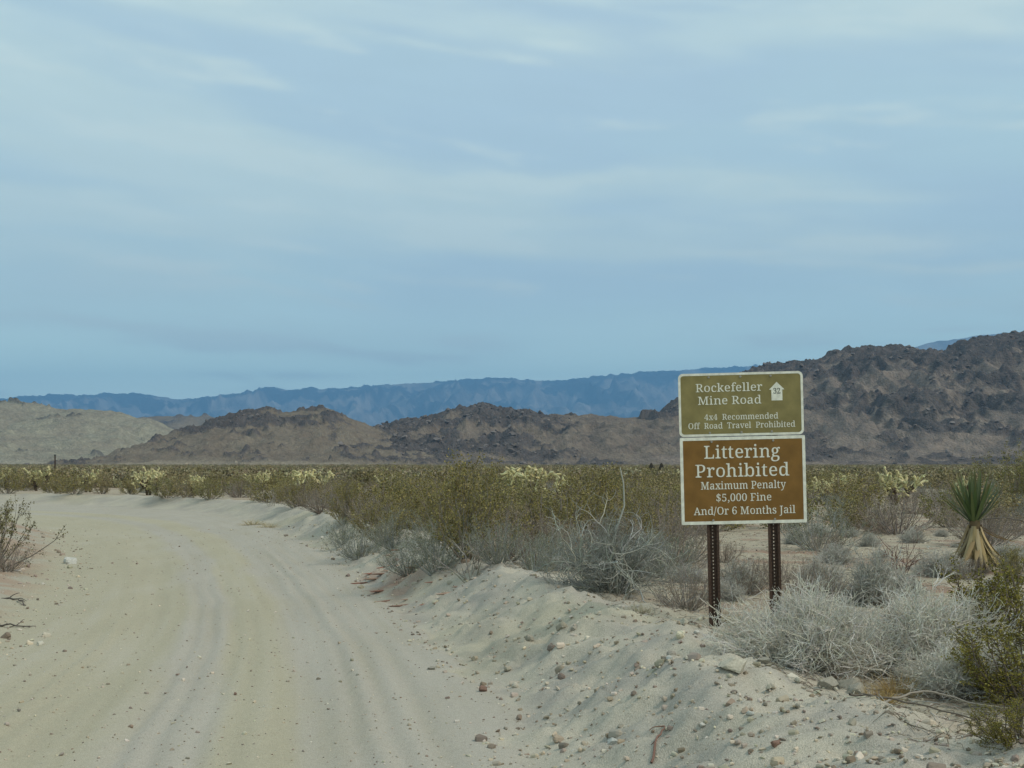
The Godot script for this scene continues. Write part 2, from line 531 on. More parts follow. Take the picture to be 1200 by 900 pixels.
func make_yucca(at: Vector3) -> void:
	var t := thing("yucca", "green spiky yucca with a tan skirt of dead leaves right of the sign", "yucca", at)
	var r := rng_of(501)
	var top := Vector3(-0.07, 0.56, 0)
	var tb := MB.new()
	tb.tube(PackedVector3Array([Vector3(0.02, -0.08, 0), Vector3(0.0, 0.2, 0), Vector3(-0.04, 0.42, 0), top + Vector3(0, 0.04, 0)]), 0.07, 0.06, 10, Color(0.16, 0.11, 0.06))
	part("trunk", tb.mesh(), M.bark, t)
	var greens := []
	for q in 4: greens.append(blade([0.1, 0.25, -0.1, 0.4][q], 0.019, [Color(0.105, 0.15, 0.06), Color(0.14, 0.18, 0.075), Color(0.17, 0.195, 0.095), Color(0.125, 0.155, 0.08)][q], Color(0.20, 0.17, 0.08)))
	var deads := []
	for q in 4: deads.append(blade([0.5, 0.9, 0.3, 0.7][q], 0.024, [Color(0.34, 0.25, 0.12), Color(0.42, 0.32, 0.17), Color(0.27, 0.19, 0.095), Color(0.38, 0.30, 0.18)][q], Color(0.25, 0.19, 0.11)))
	for k in 66:
		var g := float(k) / 66.0
		var az := k * 2.39996 + r.randf_range(-0.2, 0.2)
		var lean := lerpf(0.06, 0.95, pow(g, 0.85)) + r.randf_range(-0.08, 0.08)
		var dir := Vector3(cos(az) * sin(lean), cos(lean), sin(az) * sin(lean))
		var len := r.randf_range(0.50, 0.62) * (1.0 - 0.12 * g)
		var o := part("leaf", greens[k % 4], M.leaf, t)
		put_blade(o, top + Vector3(0, lerpf(0.10, 0.0, g), 0) + Vector3(cos(az), 0, sin(az)) * 0.03, dir, len)
	for k in 110:
		var az := k * 2.39996 + r.randf_range(-0.3, 0.3)
		var g := r.randf()
		var lean := PI - lerpf(0.06, 0.40, g) + r.randf_range(-0.05, 0.05)
		if r.randf() < 0.09: lean = r.randf_range(1.9, 2.4)
		var dir := Vector3(cos(az) * sin(lean), cos(lean), sin(az) * sin(lean))
		var len := r.randf_range(0.44, 0.62)
		var o := part("dead_leaf", deads[k % 4], M.dry_leaf, t)
		var at2 := top.lerp(Vector3(0, 0.22, 0), r.randf() * 0.8) + Vector3(cos(az), 0, sin(az)) * 0.075
		len = minf(len, at2.y / maxf(-dir.y, 0.2) * 1.02)
		put_blade(o, at2, dir, len)

func put_blade(o: Node3D, at: Vector3, dir: Vector3, len: float) -> void:
	var side := dir.cross(Vector3.UP)
	if side.length() < 0.02: side = Vector3(1, 0, 0)
	side = side.normalized()
	var back := side.cross(dir).normalized()
	o.transform = Transform3D(Basis(side, dir, back).scaled_local(Vector3(len / 0.56, len, len)), at)

# ------------------------------------------------------------------ stones
func stone(k: int, cuts: int, flat: float) -> ArrayMesh:
	var r := rng_of(k)
	var ico := SphereMesh.new()
	ico.radius = 1.0; ico.height = 2.0
	ico.radial_segments = 12; ico.rings = 7
	var arr := ico.get_mesh_arrays()
	var vs: PackedVector3Array = arr[Mesh.ARRAY_VERTEX]
	var ix: PackedInt32Array = arr[Mesh.ARRAY_INDEX]
	var planes := []
	for q in cuts: planes.append([rvec(r), r.randf_range(0.42, 0.78)])
	for q in vs.size():
		var p := vs[q] * 1.1
		for w in 2:
			for pl in planes:
				var e: float = p.dot(pl[0]) - pl[1]
				if e > 0: p -= pl[0] * e
		vs[q] = Vector3(p.x, p.y * flat, p.z * 0.8) * 0.5
	var mb := MB.new()
	for q in range(0, ix.size(), 3):
		var a := vs[ix[q]]; var b := vs[ix[q + 1]]; var e := vs[ix[q + 2]]
		if (b - a).cross(e - a).length() < 1e-7: continue
		var g := 1.0 + r.randf_range(-0.07, 0.07)
		mb.tri_flat(a, b, e, Color(g, g, g))
	return mb.mesh()

func mat(col: Color, rough := 0.9, vc := false) -> StandardMaterial3D:
	var m := StandardMaterial3D.new()
	m.albedo_color = col.linear_to_srgb()
	m.roughness = rough
	m.metallic_specular = 0.25
	m.vertex_color_use_as_albedo = vc
	return m

func grain_image(size: int, k: int, f1: float, f2: float, mid: float, soft: float, grit: float, spots: float) -> Image:
	var n1 := FastNoiseLite.new(); n1.seed = k; n1.frequency = f1; n1.fractal_octaves = 4
	var n2 := FastNoiseLite.new(); n2.seed = k + 1; n2.frequency = f2; n2.noise_type = FastNoiseLite.TYPE_CELLULAR; n2.cellular_return_type = FastNoiseLite.RETURN_CELL_VALUE
	var a := n1.get_seamless_image(size, size).get_data()
	var b := n2.get_seamless_image(size, size).get_data()
	var r := rng_of(k)
	var out := PackedByteArray()
	out.resize(size * size)
	for q in size * size:
		var x := (a[q] / 255.0 - 0.5) * soft + (r.randf() - 0.5) * grit
		var cell := b[q] / 255.0
		if cell > 0.93: x += spots
		elif cell < 0.08: x -= spots
		out[q] = int(clampf(mid + x, 0, 1) * 255.0)
	return Image.create_from_data(size, size, false, Image.FORMAT_L8, out)

func tex(im: Image) -> ImageTexture:
	return ImageTexture.create_from_image(im)

# ------------------------------------------------------------------ sky
func make_sky() -> PanoramaSkyMaterial:
	var w := 2560
	var h := 1280
	var a := FastNoiseLite.new(); a.seed = 5; a.frequency = 1.0; a.fractal_octaves = 5
	var b := FastNoiseLite.new(); b.seed = 9; b.frequency = 1.0; b.fractal_octaves = 4
	var data := PackedFloat32Array()
	data.resize(w * h * 3)
	var low := Color(0.78, 1.04, 0.92)
	var mid := Color(0.425, 0.590, 0.615)
	var high := Color(0.37, 0.505, 0.560)
	var lav := Color(0.360, 0.470, 0.580)
	var pale := Color(0.475, 0.600, 0.600)
	for y in h:
		var el := (0.5 - (y + 0.5) / h) * PI
		var sy := sin(el)
		var cy := cos(el)
		var t := maxf(el, 0.0)
		var base := low.lerp(mid, smoothstep(0.02, 0.16, t)).lerp(high, smoothstep(0.14, 0.40, t))
		for x in w:
			var at := (y * w + x) * 3
			if el < -0.02:
				data[at] = 0.25; data[at + 1] = 0.24; data[at + 2] = 0.21
				continue
			var az := ((x + 0.5) / w - 0.5) * TAU
			var dx := sin(az) * cy
			var dz := -cos(az) * cy
			var yy := sy - 0.12 * dx * smoothstep(0.0, 0.3, t)
			var warp := b.get_noise_3d(dx * 1.6, yy * 5.0, dz * 1.6)
			var n1 := a.get_noise_3d(dx * 1.3 + warp * 0.2, yy * 10.0 + warp * 0.2, dz * 1.3)
			var n2 := a.get_noise_3d(dx * 4.0 + 20.0, yy * 38.0 + warp * 0.6, dz * 4.0)
			var n3 := b.get_noise_3d(dx * 11.0 - 9.0, yy * 75.0 + warp * 1.2, dz * 11.0)
			var cloud := smoothstep(-0.20, 0.34, n1 + 0.40 * n2 + 0.10 * n3 + 0.02) * smoothstep(0.02, 0.17, t)
			var c := base.lerp(lav, clampf(0.5 + 1.3 * warp, 0, 1) * 0.5 * smoothstep(0.05, 0.14, t))
			c = c.lerp(pale, cloud * 0.8)
			var wisp := smoothstep(0.10, 0.5, n2 + 0.45 * n3 + 0.25 * n1) * smoothstep(0.02, 0.07, t)
			c = c.lerp(Color(0.510, 0.620, 0.610), wisp * 0.6)
			var f := 1.0 + 0.025 * n3
			data[at] = c.r * f; data[at + 1] = c.g * f; data[at + 2] = c.b * f
	var m := PanoramaSkyMaterial.new()
	m.panorama = tex(Image.create_from_data(w, h, false, Image.FORMAT_RGBF, data.to_byte_array()))
	return m

# ------------------------------------------------------------------ road sign
func rounded(w: float, h: float, r: float, steps: int) -> PackedVector2Array:
	var out := PackedVector2Array()
	for q in 4:
		var cx: float = (w / 2 - r) * [1, -1, -1, 1][q]
		var cy: float = (h / 2 - r) * [1, 1, -1, -1][q]
		for s in steps + 1:
			var a := PI / 2 * (q + float(s) / steps)
			out.push_back(Vector2(cx + r * cos(a), cy + r * sin(a)))
	return out

func plate(poly: PackedVector2Array, z0: float, z1: float) -> ArrayMesh:
	var mb := MB.new()
	var n := poly.size()
	var tris := Geometry2D.triangulate_polygon(poly)
	for q in range(0, tris.size(), 3):
		var a := poly[tris[q]]; var b := poly[tris[q + 1]]; var e := poly[tris[q + 2]]
		if (b - a).cross(e - a) > 0: var t := b; b = e; e = t
		mb.tri_flat(Vector3(a.x, a.y, z1), Vector3(b.x, b.y, z1), Vector3(e.x, e.y, z1), Color.WHITE)
		mb.tri_flat(Vector3(a.x, a.y, z0), Vector3(e.x, e.y, z0), Vector3(b.x, b.y, z0), Color.WHITE)
	for q in n:
		var a := poly[q]; var b := poly[(q + 1) % n]
		mb.quad_flat(Vector3(a.x, a.y, z0), Vector3(a.x, a.y, z1), Vector3(b.x, b.y, z1), Vector3(b.x, b.y, z0), Color.WHITE)
	return mb.mesh()

func ring(outer: PackedVector2Array, inner: PackedVector2Array, z0: float, z1: float) -> ArrayMesh:
	var mb := MB.new()
	var n := outer.size()
	for q in n:
		var a := outer[q]; var b := outer[(q + 1) % n]; var c := inner[(q + 1) % n]; var d := inner[q]
		mb.quad_flat(Vector3(a.x, a.y, z1), Vector3(d.x, d.y, z1), Vector3(c.x, c.y, z1), Vector3(b.x, b.y, z1), Color.WHITE)
		mb.quad_flat(Vector3(a.x, a.y, z0), Vector3(a.x, a.y, z1), Vector3(b.x, b.y, z1), Vector3(b.x, b.y, z0), Color.WHITE)
		mb.quad_flat(Vector3(d.x, d.y, z1), Vector3(d.x, d.y, z0), Vector3(c.x, c.y, z0), Vector3(c.x, c.y, z1), Color.WHITE)
	return mb.mesh()

func lettering(parent: Node, text: String, cx: float, base: float, width: float, cap: float, z: float, m: Material, font: Font) -> void:
	var tm := TextMesh.new()
	tm.text = text
	tm.font = font
	tm.font_size = 64
	tm.pixel_size = 0.01
	tm.depth = 0.2
	tm.curve_step = 1.0
	tm.vertical_alignment = VERTICAL_ALIGNMENT_CENTER
	var o := part("lettering", tm, m, parent)
	var cm := TextMesh.new()   # cap height and baseline of the same font, to set the size
	cm.text = "H"; cm.font = font; cm.font_size = 64; cm.pixel_size = 0.01; cm.depth = 0.2
	cm.vertical_alignment = VERTICAL_ALIGNMENT_CENTER
	var ab := tm.get_aabb()
	var hb := cm.get_aabb()
	var sx := width / ab.size.x
	var sy := cap / hb.size.y
	o.scale = Vector3(sx, sy, 0.008)
	o.position = Vector3(cx - (ab.position.x + ab.size.x / 2) * sx, base - hb.position.y * sy, z)

func bolt(parent: Node, x: float, y: float, z: float) -> void:
	var cy := CylinderMesh.new()
	cy.top_radius = 0.007; cy.bottom_radius = 0.009; cy.height = 0.006; cy.radial_segments = 8; cy.rings = 1
	var o := part("bolt", cy, M.steel, parent)
	o.rotation.x = PI / 2
	o.position = Vector3(x, y, z)

func make_post(h: float) -> ArrayMesh:   # flanged channel with a row of punched holes in the web
	var mb := MB.new()
	var w := Color.WHITE
	var pitch := 0.0254
	var hw := 0.0042
	var web := 0.017
	var n := int(h / pitch)
	for s in [-1.0, 1.0]:
		mb.box(Vector3(s * (web + hw) / 2, h / 2, 0), Vector3((web - hw) / 2, h / 2, 0.002), w)
		mb.box(Vector3(s * 0.0235, h / 2, 0.013), Vector3(0.0025, h / 2, 0.016), w, Basis(Vector3.UP, s * 0.42))
		mb.box(Vector3(s * 0.036, h / 2, 0.0275), Vector3(0.0085, h / 2, 0.002), w)
	for k in n:
		mb.box(Vector3(0, k * pitch + 0.007, 0), Vector3(hw, 0.007, 0.002), w)
	return mb.mesh()

func make_sign() -> void:
	var x := 1.695
	var d := 10.06
	var t := thing("road_sign", "two-panel road sign, olive board above brown littering notice, on steel posts", "road sign", Vector3(x, 0, -d))
	t.basis = Basis(Vector3.BACK, deg_to_rad(1.35)) * Basis(Vector3.UP, deg_to_rad(-2.0))
	t.position = Vector3(x + 0.038, 0, -d)
	var serif := SystemFont.new()
	serif.font_names = PackedStringArray(["Droid Serif"])
	serif.font_weight = 400
	var semi := FontVariation.new()
	semi.base_font = serif
	semi.variation_embolden = 0.1
	semi.spacing_glyph = 1
	var W := 0.914
	# upper board
	var uh := 0.466
	var ub := part("panel", plate(rounded(W, uh, 0.036, 6), -0.0015, 0.0015), M.olive, t)
	ub.position = Vector3(0, 1.099 + 0.643 + 0.006 + uh / 2, 0)
	ub.set_meta("label", "olive green upper board with rounded corners and route arrow")
	part("border", ring(rounded(W, uh, 0.036, 6), rounded(W - 0.034, uh - 0.034, 0.022, 6), 0.0012, 0.0026), M.white, ub)
	var k := 0.001325
	lettering(ub, "Rockefeller", -64 * k, (214 - 142) * k, 0.488, 0.060, 0.002, M.white, semi)
	lettering(ub, "Mine Road", -62 * k, (214 - 213) * k, 0.464, 0.060, 0.002, M.white, semi)
	lettering(ub, "4x4  Recommended", 0, (214 - 299) * k, 0.542, 0.043, 0.002, M.white, semi)
	lettering(ub, "Off  Road  Travel  Prohibited", 2 * k, (214 - 347) * k, 0.782, 0.043, 0.002, M.white, semi)
	var arrow := part("route_arrow", plate(PackedVector2Array([Vector2(0, 0.068), Vector2(-0.056, 0.012), Vector2(-0.040, 0.012), Vector2(-0.040, -0.068), Vector2(0.040, -0.068), Vector2(0.040, 0.012), Vector2(0.056, 0.012)]), 0.0012, 0.0026), M.white, ub)
	arrow.position = Vector3((570 - 370) * k, (214 - 147) * k, 0)
	lettering(ub, "32", (570 - 370) * k, (214 - 160) * k, 0.050, 0.040, 0.0032, M.dark_letter, semi)
	for bx in [-0.232, 0.0, 0.222]:
		bolt(ub, bx, uh / 2 - 0.030, 0.004)
		bolt(ub, bx, -uh / 2 + 0.026, 0.004)
	# lower board
	var lh := 0.643
	var lb := part("panel", plate(rounded(W + 0.004, lh, 0.008, 3), -0.0015, 0.0015), M.brown, t)
	lb.position = Vector3(0.004, 1.099 + lh / 2, 0)
	lb.set_meta("label", "brown lower notice board with square white border")
	part("border", ring(rounded(W + 0.004, lh, 0.008, 3), rounded(W - 0.040, lh - 0.046, 0.003, 3), 0.0012, 0.0026), M.white, lb)
	var cy := 637.0
	lettering(lb, "Littering", -3 * k, (cy - 513) * k, 0.556, 0.094, 0.002, M.white, semi)
	lettering(lb, "Prohibited", -4 * k, (cy - 617) * k, 0.686, 0.094, 0.002, M.white, semi)
	lettering(lb, "Maximum Penalty", 0, (cy - 685) * k, 0.623, 0.056, 0.002, M.white, semi)
	lettering(lb, "$5,000 Fine", 1 * k, (cy - 753) * k, 0.402, 0.056, 0.002, M.white, semi)
	lettering(lb, "And/Or 6 Months Jail", 3 * k, (cy - 826) * k, 0.745, 0.056, 0.002, M.white, semi)
	for bx in [-0.226, 0.226]:
		bolt(lb, bx, lh / 2 - 0.034, 0.004)
		bolt(lb, bx, -lh / 2 + 0.030, 0.004)
	for bx in [-0.226, 0.222]:
		var top := 2.16
		var foot := hgt(x + bx, d) - 0.25
		var p := part("post", make_post(top - foot), M.post, t)
		p.position = Vector3(bx, foot, -0.034)
		p.set_meta("label", "brown steel channel post with punched holes")

# ------------------------------------------------------------------ build
func put_plant(called: String, label: String, category: String, x: float, d: float, turn: float, size: Vector3, meshes: Array, names: Array, mats: Array, group := "", sink := 0.02) -> Node3D:
	var t := thing(called, label, category, spot(x, d, sink), turn, size, group)
	for q in meshes.size(): part(names[q], meshes[q], mats[q], t)
	return t

func _ready() -> void:
	# camera: level phone camera at car-seat height, horizon below the middle of the frame
	var cam := Camera3D.new()
	cam.name = "camera"
	cam.projection = Camera3D.PROJECTION_FRUSTUM
	cam.near = 0.1
	cam.far = 60000.0
	cam.size = 2.0 * 0.1 * 450.0 / 1600.0
	cam.frustum_offset = Vector2(0, 0.1 * 92.0 / 1600.0)
	cam.position = Vector3(0, CAM_H, 0)
	add_child(cam)
	cam.current = true
	var env := Environment.new()
	env.background_mode = Environment.BG_SKY
	env.sky = Sky.new()
	env.sky.sky_material = make_sky()
	env.tonemap_mode = Environment.TONE_MAPPER_LINEAR
	env.tonemap_exposure = 1.36
	env.sdfgi_enabled = true
	env.ssao_enabled = true
	env.ssil_enabled = true
	env.fog_enabled = true
	env.fog_density = 0.00015
	env.fog_light_color = Color(0.55, 0.79, 1.0)
	var we := WorldEnvironment.new()
	we.name = "environment"
	we.environment = env
	add_child(we)
	var sun := DirectionalLight3D.new()
	sun.name = "sun"
	sun.light_energy = 0.5
	sun.light_color = Color(1.0, 0.96, 0.90)
	sun.light_angular_distance = 14.0
	sun.shadow_enabled = true
	sun.rotation_degrees = Vector3(-50, 66, 0)
	add_child(sun)

	noise_a.seed = 3; noise_a.frequency = 0.02; noise_a.fractal_octaves = 3
	noise_b.seed = 11; noise_b.frequency = 0.1; noise_b.fractal_octaves = 2
	noise_c.seed = 23; noise_c.frequency = 0.05; noise_c.fractal_octaves = 4
	noise_r.seed = 31; noise_r.frequency = 0.04; noise_r.fractal_type = FastNoiseLite.FRACTAL_RIDGED; noise_r.fractal_octaves = 3
	hill_n.seed = 41; hill_n.frequency = 1.0; hill_n.fractal_octaves = 4
	hill_r.seed = 43; hill_r.frequency = 1.0; hill_r.fractal_type = FastNoiseLite.FRACTAL_RIDGED; hill_r.fractal_octaves = 4
	right_x = knots_to_table([[0, 1.55], [4, 0.75], [6.93, 0.2], [9.6, -0.25], [13.9, -1.13], [21, -2.7], [29.9, -5.0], [40, -8.6], [47, -13.5], [52, -21.0], [57, -38.0], [62, -80.0], [78, -400.0]])
	left_x = knots_to_table([[0, -2.6], [6, -3.6], [12.5, -4.45], [17, -5.55], [23, -7.3], [32, -10.8], [39, -16.0], [44, -24.0], [48, -42.0], [52, -90.0], [78, -600.0]])
	make_materials()
	print("ground"); make_ground()
	print("hills"); make_hills()
	print("sign"); make_sign()
	print("plants"); make_plants()
	print("stones"); make_stones()
	print("done")

func make_materials() -> void:
	var g := mat(Color(1, 1, 1), 0.95, true)
	g.albedo_texture = tex(grain_image(1024, 101, 0.03, 0.14, 0.91, 0.03, 0.28, 0.14))
	g.uv1_scale = Vector3(0.42, 0.42, 1)
	g.heightmap_enabled = true
	g.heightmap_texture = tex(grain_image(1024, 202, 0.2, 0.13, 0.5, 0.3, 0.3, 0.4))
	g.heightmap_scale = 0.7
	g.metallic_specular = 0.15
	M.ground = g
	var hl := mat(Color(1, 1, 1), 0.95, true)
	hl.metallic_specular = 0.1
	hl.albedo_texture = tex(grain_image(512, 606, 0.02, 0.05, 0.90, 0.25, 0.12, 0.10))
	hl.heightmap_enabled = true
	hl.heightmap_texture = tex(grain_image(512, 707, 0.03, 0.06, 0.5, 0.9, 0.0, 0.12))
	hl.uv1_triplanar = true
	hl.uv1_world_triplanar = true
	M.hill = hl
	M.leaf = mat(Color(1, 1, 1), 0.6, true)
	M.leaf.backlight_enabled = true
	M.leaf.backlight = Color(0.25, 0.28, 0.12)
	M.foliage = mat(Color(1, 1, 1), 0.75, true)
	M.foliage.backlight_enabled = true
	M.foliage.backlight = Color(0.22, 0.24, 0.10)
	M.dry_leaf = mat(Color(1, 1, 1), 0.85, true)
	M.twig = mat(Color(1, 1, 1), 0.9, true)
	M.bark = mat(Color(1, 1, 1), 0.95, true)
	M.cactus = mat(Color(1, 1, 1), 0.85, true)
	M.white = mat(Color(0.86, 0.83, 0.70), 0.6)
	var faded := tex(grain_image(256, 303, 0.02, 0.05, 0.93, 0.14, 0.03, 0.02))
	M.olive = mat(Color(0.275, 0.225, 0.092), 0.5)
	M.brown = mat(Color(0.245, 0.128, 0.036), 0.5)
	for m in [M.olive, M.brown]:
		m.albedo_texture = faded
		m.uv1_triplanar = true
		m.uv1_scale = Vector3(1.3, 1.3, 1.3)
	M.white.albedo_texture = faded
	M.white.uv1_triplanar = true
	M.white.uv1_scale = Vector3(3, 3, 3)
	M.dark_letter = mat(Color(0.06, 0.06, 0.05), 0.6)
	M.steel = mat(Color(0.30, 0.28, 0.24), 0.5)
	M.post = mat(Color(0.115, 0.072, 0.052), 0.7)
	M.post.albedo_texture = tex(grain_image(256, 404, 0.05, 0.1, 0.8, 0.4, 0.1, 0.1))
	M.post.uv1_triplanar = true
	M.post.uv1_scale = Vector3(4, 4, 4)
	M.stone_tex = tex(grain_image(256, 505, 0.03, 0.1, 0.88, 0.3, 0.1, 0.08))

func make_hills() -> void:
	var dark := Color(0.122, 0.105, 0.096)
	make_hill("rocky_mountain", "dark rocky mountain rising behind the sign to the right edge", {
		"xs": [56.88, 70, 76.56, 83.12, 100.6, 111.6, 119, 131.2, 148.8, 168.4, 179.4, 192.5, 207.8, 218.8, 227.5, 245, 262.5, 306.2, 371.9, 437.5],
		"hs": [15.55, 23.43, 27.8, 33.05, 39.61, 45.3, 48.36, 51.42, 52.74, 59.3, 60.61, 61.49, 59.3, 58.42, 63.24, 66.3, 67.61, 69.8, 63.67, 46.17],
		"zc": 700.0, "front": 275.0, "back": 60.0, "scale": 6.0, "x0": -10.0, "x1": 440.0, "nx": 460, "nd": 230, "power": 1.25, "spur": 0.16, "rock0": -0.05, "crest_rock": 0.35,
		"soil": Color(0.275, 0.222, 0.18), "soil2": Color(0.20, 0.166, 0.14), "dark": dark, "speck": 0.35, "sink": 0.3, "boulders": 0.05})
	make_hill("rocky_hill", "low jagged dark hill in the middle distance left of the sign", {
		"xs": [-80, -64, -52, -36, -28, -22, -12, 0, 16, 36, 56, 68, 80, 120, 160], "hs": [7.15, 17.95, 21.15, 23.15, 26.35, 27.55, 28.75, 26.35, 23.95, 24.35, 23.15, 23.95, 26.35, 26.35, 18.35],
		"zc": 640.0, "front": 190.0, "back": 50.0, "scale": 5.0, "x0": -110.0, "x1": 130.0, "nx": 330, "nd": 190, "power": 1.35, "spur": 0.20, "rock0": -0.10, "crest_rock": 0.3, "smooth_x": 24.0, "smooth_side": -1,
		"soil": Color(0.25, 0.202, 0.157), "soil2": Color(0.195, 0.158, 0.128), "dark": dark, "speck": 0.35, "sink": 0.3, "boulders": 0.05})
	make_hill("rocky_hill", "tan hill with a craggy dark crest left of centre", {
		"xs": [-154, -141.8, -135.8, -129.5, -120.8, -110.2, -104, -98.7, -95.2, -89.25, -84, -75.25, -66.5, -56, -45.5, -28, 0], "hs": [2.95, 8.9, 12.75, 16.25, 19.75, 22.55, 23.25, 24.3, 22.2, 23.25, 23.95, 24.3, 20.45, 16.25, 12.75, 7.5, 2.95],
		"zc": 560.0, "front": 140.0, "back": 40.0, "scale": 4.0, "x0": -175.0, "x1": 10.0, "nx": 300, "nd": 160, "power": 1.25, "spur": 0.12, "rock0": 0.20, "crest_rock": 0.42,
		"soil": Color(0.255, 0.21, 0.158), "soil2": Color(0.215, 0.172, 0.13), "dark": dark, "speck": 0.3, "sink": 0.3, "fan": Color(0.36, 0.30, 0.22), "boulders": 0.015})
	make_hill("smooth_hill", "smooth olive tan hill at the left edge of the plain", {
		"xs": [-562.5, -437.5, -393.8, -375, -362.5, -348.1, -326.9, -295.6, -275, -258.1, -248.1, -228.1, -206.2, -168.8], "hs": [27.8, 41.55, 45.3, 45.92, 47.8, 44.67, 40.92, 40.92, 35.3, 32.17, 26.55, 18.43, 9.05, 2.8],
		"zc": 1000.0, "front": 330.0, "back": 80.0, "scale": 8.0, "x0": -600.0, "x1": -120.0, "nx": 330, "nd": 190, "power": 1.15, "spur": 0.10, "rock0": 0.55, "crest_rock": 0.2,
		"soil": Color(0.36, 0.325, 0.235), "soil2": Color(0.31, 0.27, 0.20), "dark": Color(0.15, 0.135, 0.11), "speck": 0.3, "sink": 0.5, "fan": Color(0.40, 0.35, 0.26)})
	make_hill("low_hill", "pale low hill seen in the gap between the left hills", {
		"xs": [-607.5, -528.8, -489.4, -444.4, -397.1, -348.8, -225], "hs": [48.8, 55.55, 62.3, 63.42, 63.42, 55.55, 31.93],
		"zc": 1800.0, "front": 400.0, "back": 100.0, "scale": 12.0, "x0": -700.0, "x1": -150.0, "nx": 160, "nd": 80, "power": 1.1, "spur": 0.14, "rock0": 0.4, "crest_rock": 0.25,
		"soil": Color(0.27, 0.215, 0.15), "soil2": Color(0.21, 0.17, 0.125), "dark": dark, "speck": 0.2, "sink": 0.5})
	make_hill("far_range", "hazy blue mountain range across the horizon behind the hills", {
		"xs": [-5625, -4375, -3750, -3581, -3331, -3144, -2919, -2625, -2419, -2206, -1894, -1800, -1700, -1481, -1250, -1000, -562.5, -206.2, 81.25, 331.2, 625, 831.2, 1250, 1594, 1769, 2250, 3125, 4375],
		"hs": [451.6, 464.1, 470.3, 482.8, 501.6, 495.3, 507.8, 495.3, 464.1, 482.8, 526.5, 564, 539, 545.3, 545.3, 570.3, 595.3, 620.3, 614, 601.5, 632.8, 657.8, 682.8, 701.5, 715, 690, 640, 560],
		"zc": 10000.0, "front": 3200.0, "back": 700.0, "scale": 60.0, "x0": -5200.0, "x1": 3200.0, "nx": 560, "nd": 170, "power": 1.35, "spur": 0.22, "crag": 0.6, "rock0": 0.05, "crest_rock": 0.30,
		"soil": Color(0.36, 0.31, 0.26), "soil2": Color(0.17, 0.15, 0.13), "dark": Color(0.06, 0.057, 0.054), "speck": 0.35, "sink": 2.0})
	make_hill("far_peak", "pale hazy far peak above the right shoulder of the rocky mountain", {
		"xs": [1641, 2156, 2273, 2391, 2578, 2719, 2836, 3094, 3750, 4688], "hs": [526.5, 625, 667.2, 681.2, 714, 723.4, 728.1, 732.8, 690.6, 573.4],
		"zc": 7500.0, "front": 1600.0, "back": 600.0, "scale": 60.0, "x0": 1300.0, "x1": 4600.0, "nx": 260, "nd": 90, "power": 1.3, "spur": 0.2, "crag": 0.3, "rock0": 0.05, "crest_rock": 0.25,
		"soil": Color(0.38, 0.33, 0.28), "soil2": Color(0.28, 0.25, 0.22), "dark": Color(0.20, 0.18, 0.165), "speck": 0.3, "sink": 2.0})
	# loose boulders strewn over the rock outcrops
	var mm := MultiMesh.new()
	mm.transform_format = MultiMesh.TRANSFORM_3D
	mm.use_colors = true
	mm.mesh = stone(77, 9, 0.8)
	mm.instance_count = boulder_spots.size()
	var r := rng_of(66)
	for k in boulder_spots.size():
		var s := r.randf_range(0.8, 1.8) if r.randf() < 0.8 else r.randf_range(1.8, 3.4)
		mm.set_instance_transform(k, Transform3D(Basis(rvec(r), r.randf() * TAU).scaled(Vector3(s, s * 0.85, s)), boulder_spots[k][0] + Vector3(0, s * 0.1, 0)))
		var c: Color = boulder_spots[k][1]
		var g := r.randf_range(0.95, 1.45)
		mm.set_instance_color(k, Color(c.r * g, c.g * g, c.b * g))
	var o := MultiMeshInstance3D.new()
	o.name = "hill_boulders"
	o.multimesh = mm
	o.material_override = mat(Color(1, 1, 1), 0.95, true)
	add_child(o)
	tag(o, "dark boulders strewn over the rocky hillsides", "boulders", "", "stuff")
	print("boulders ", boulder_spots.size())

const WF := ["woody_frame", "foliage"]

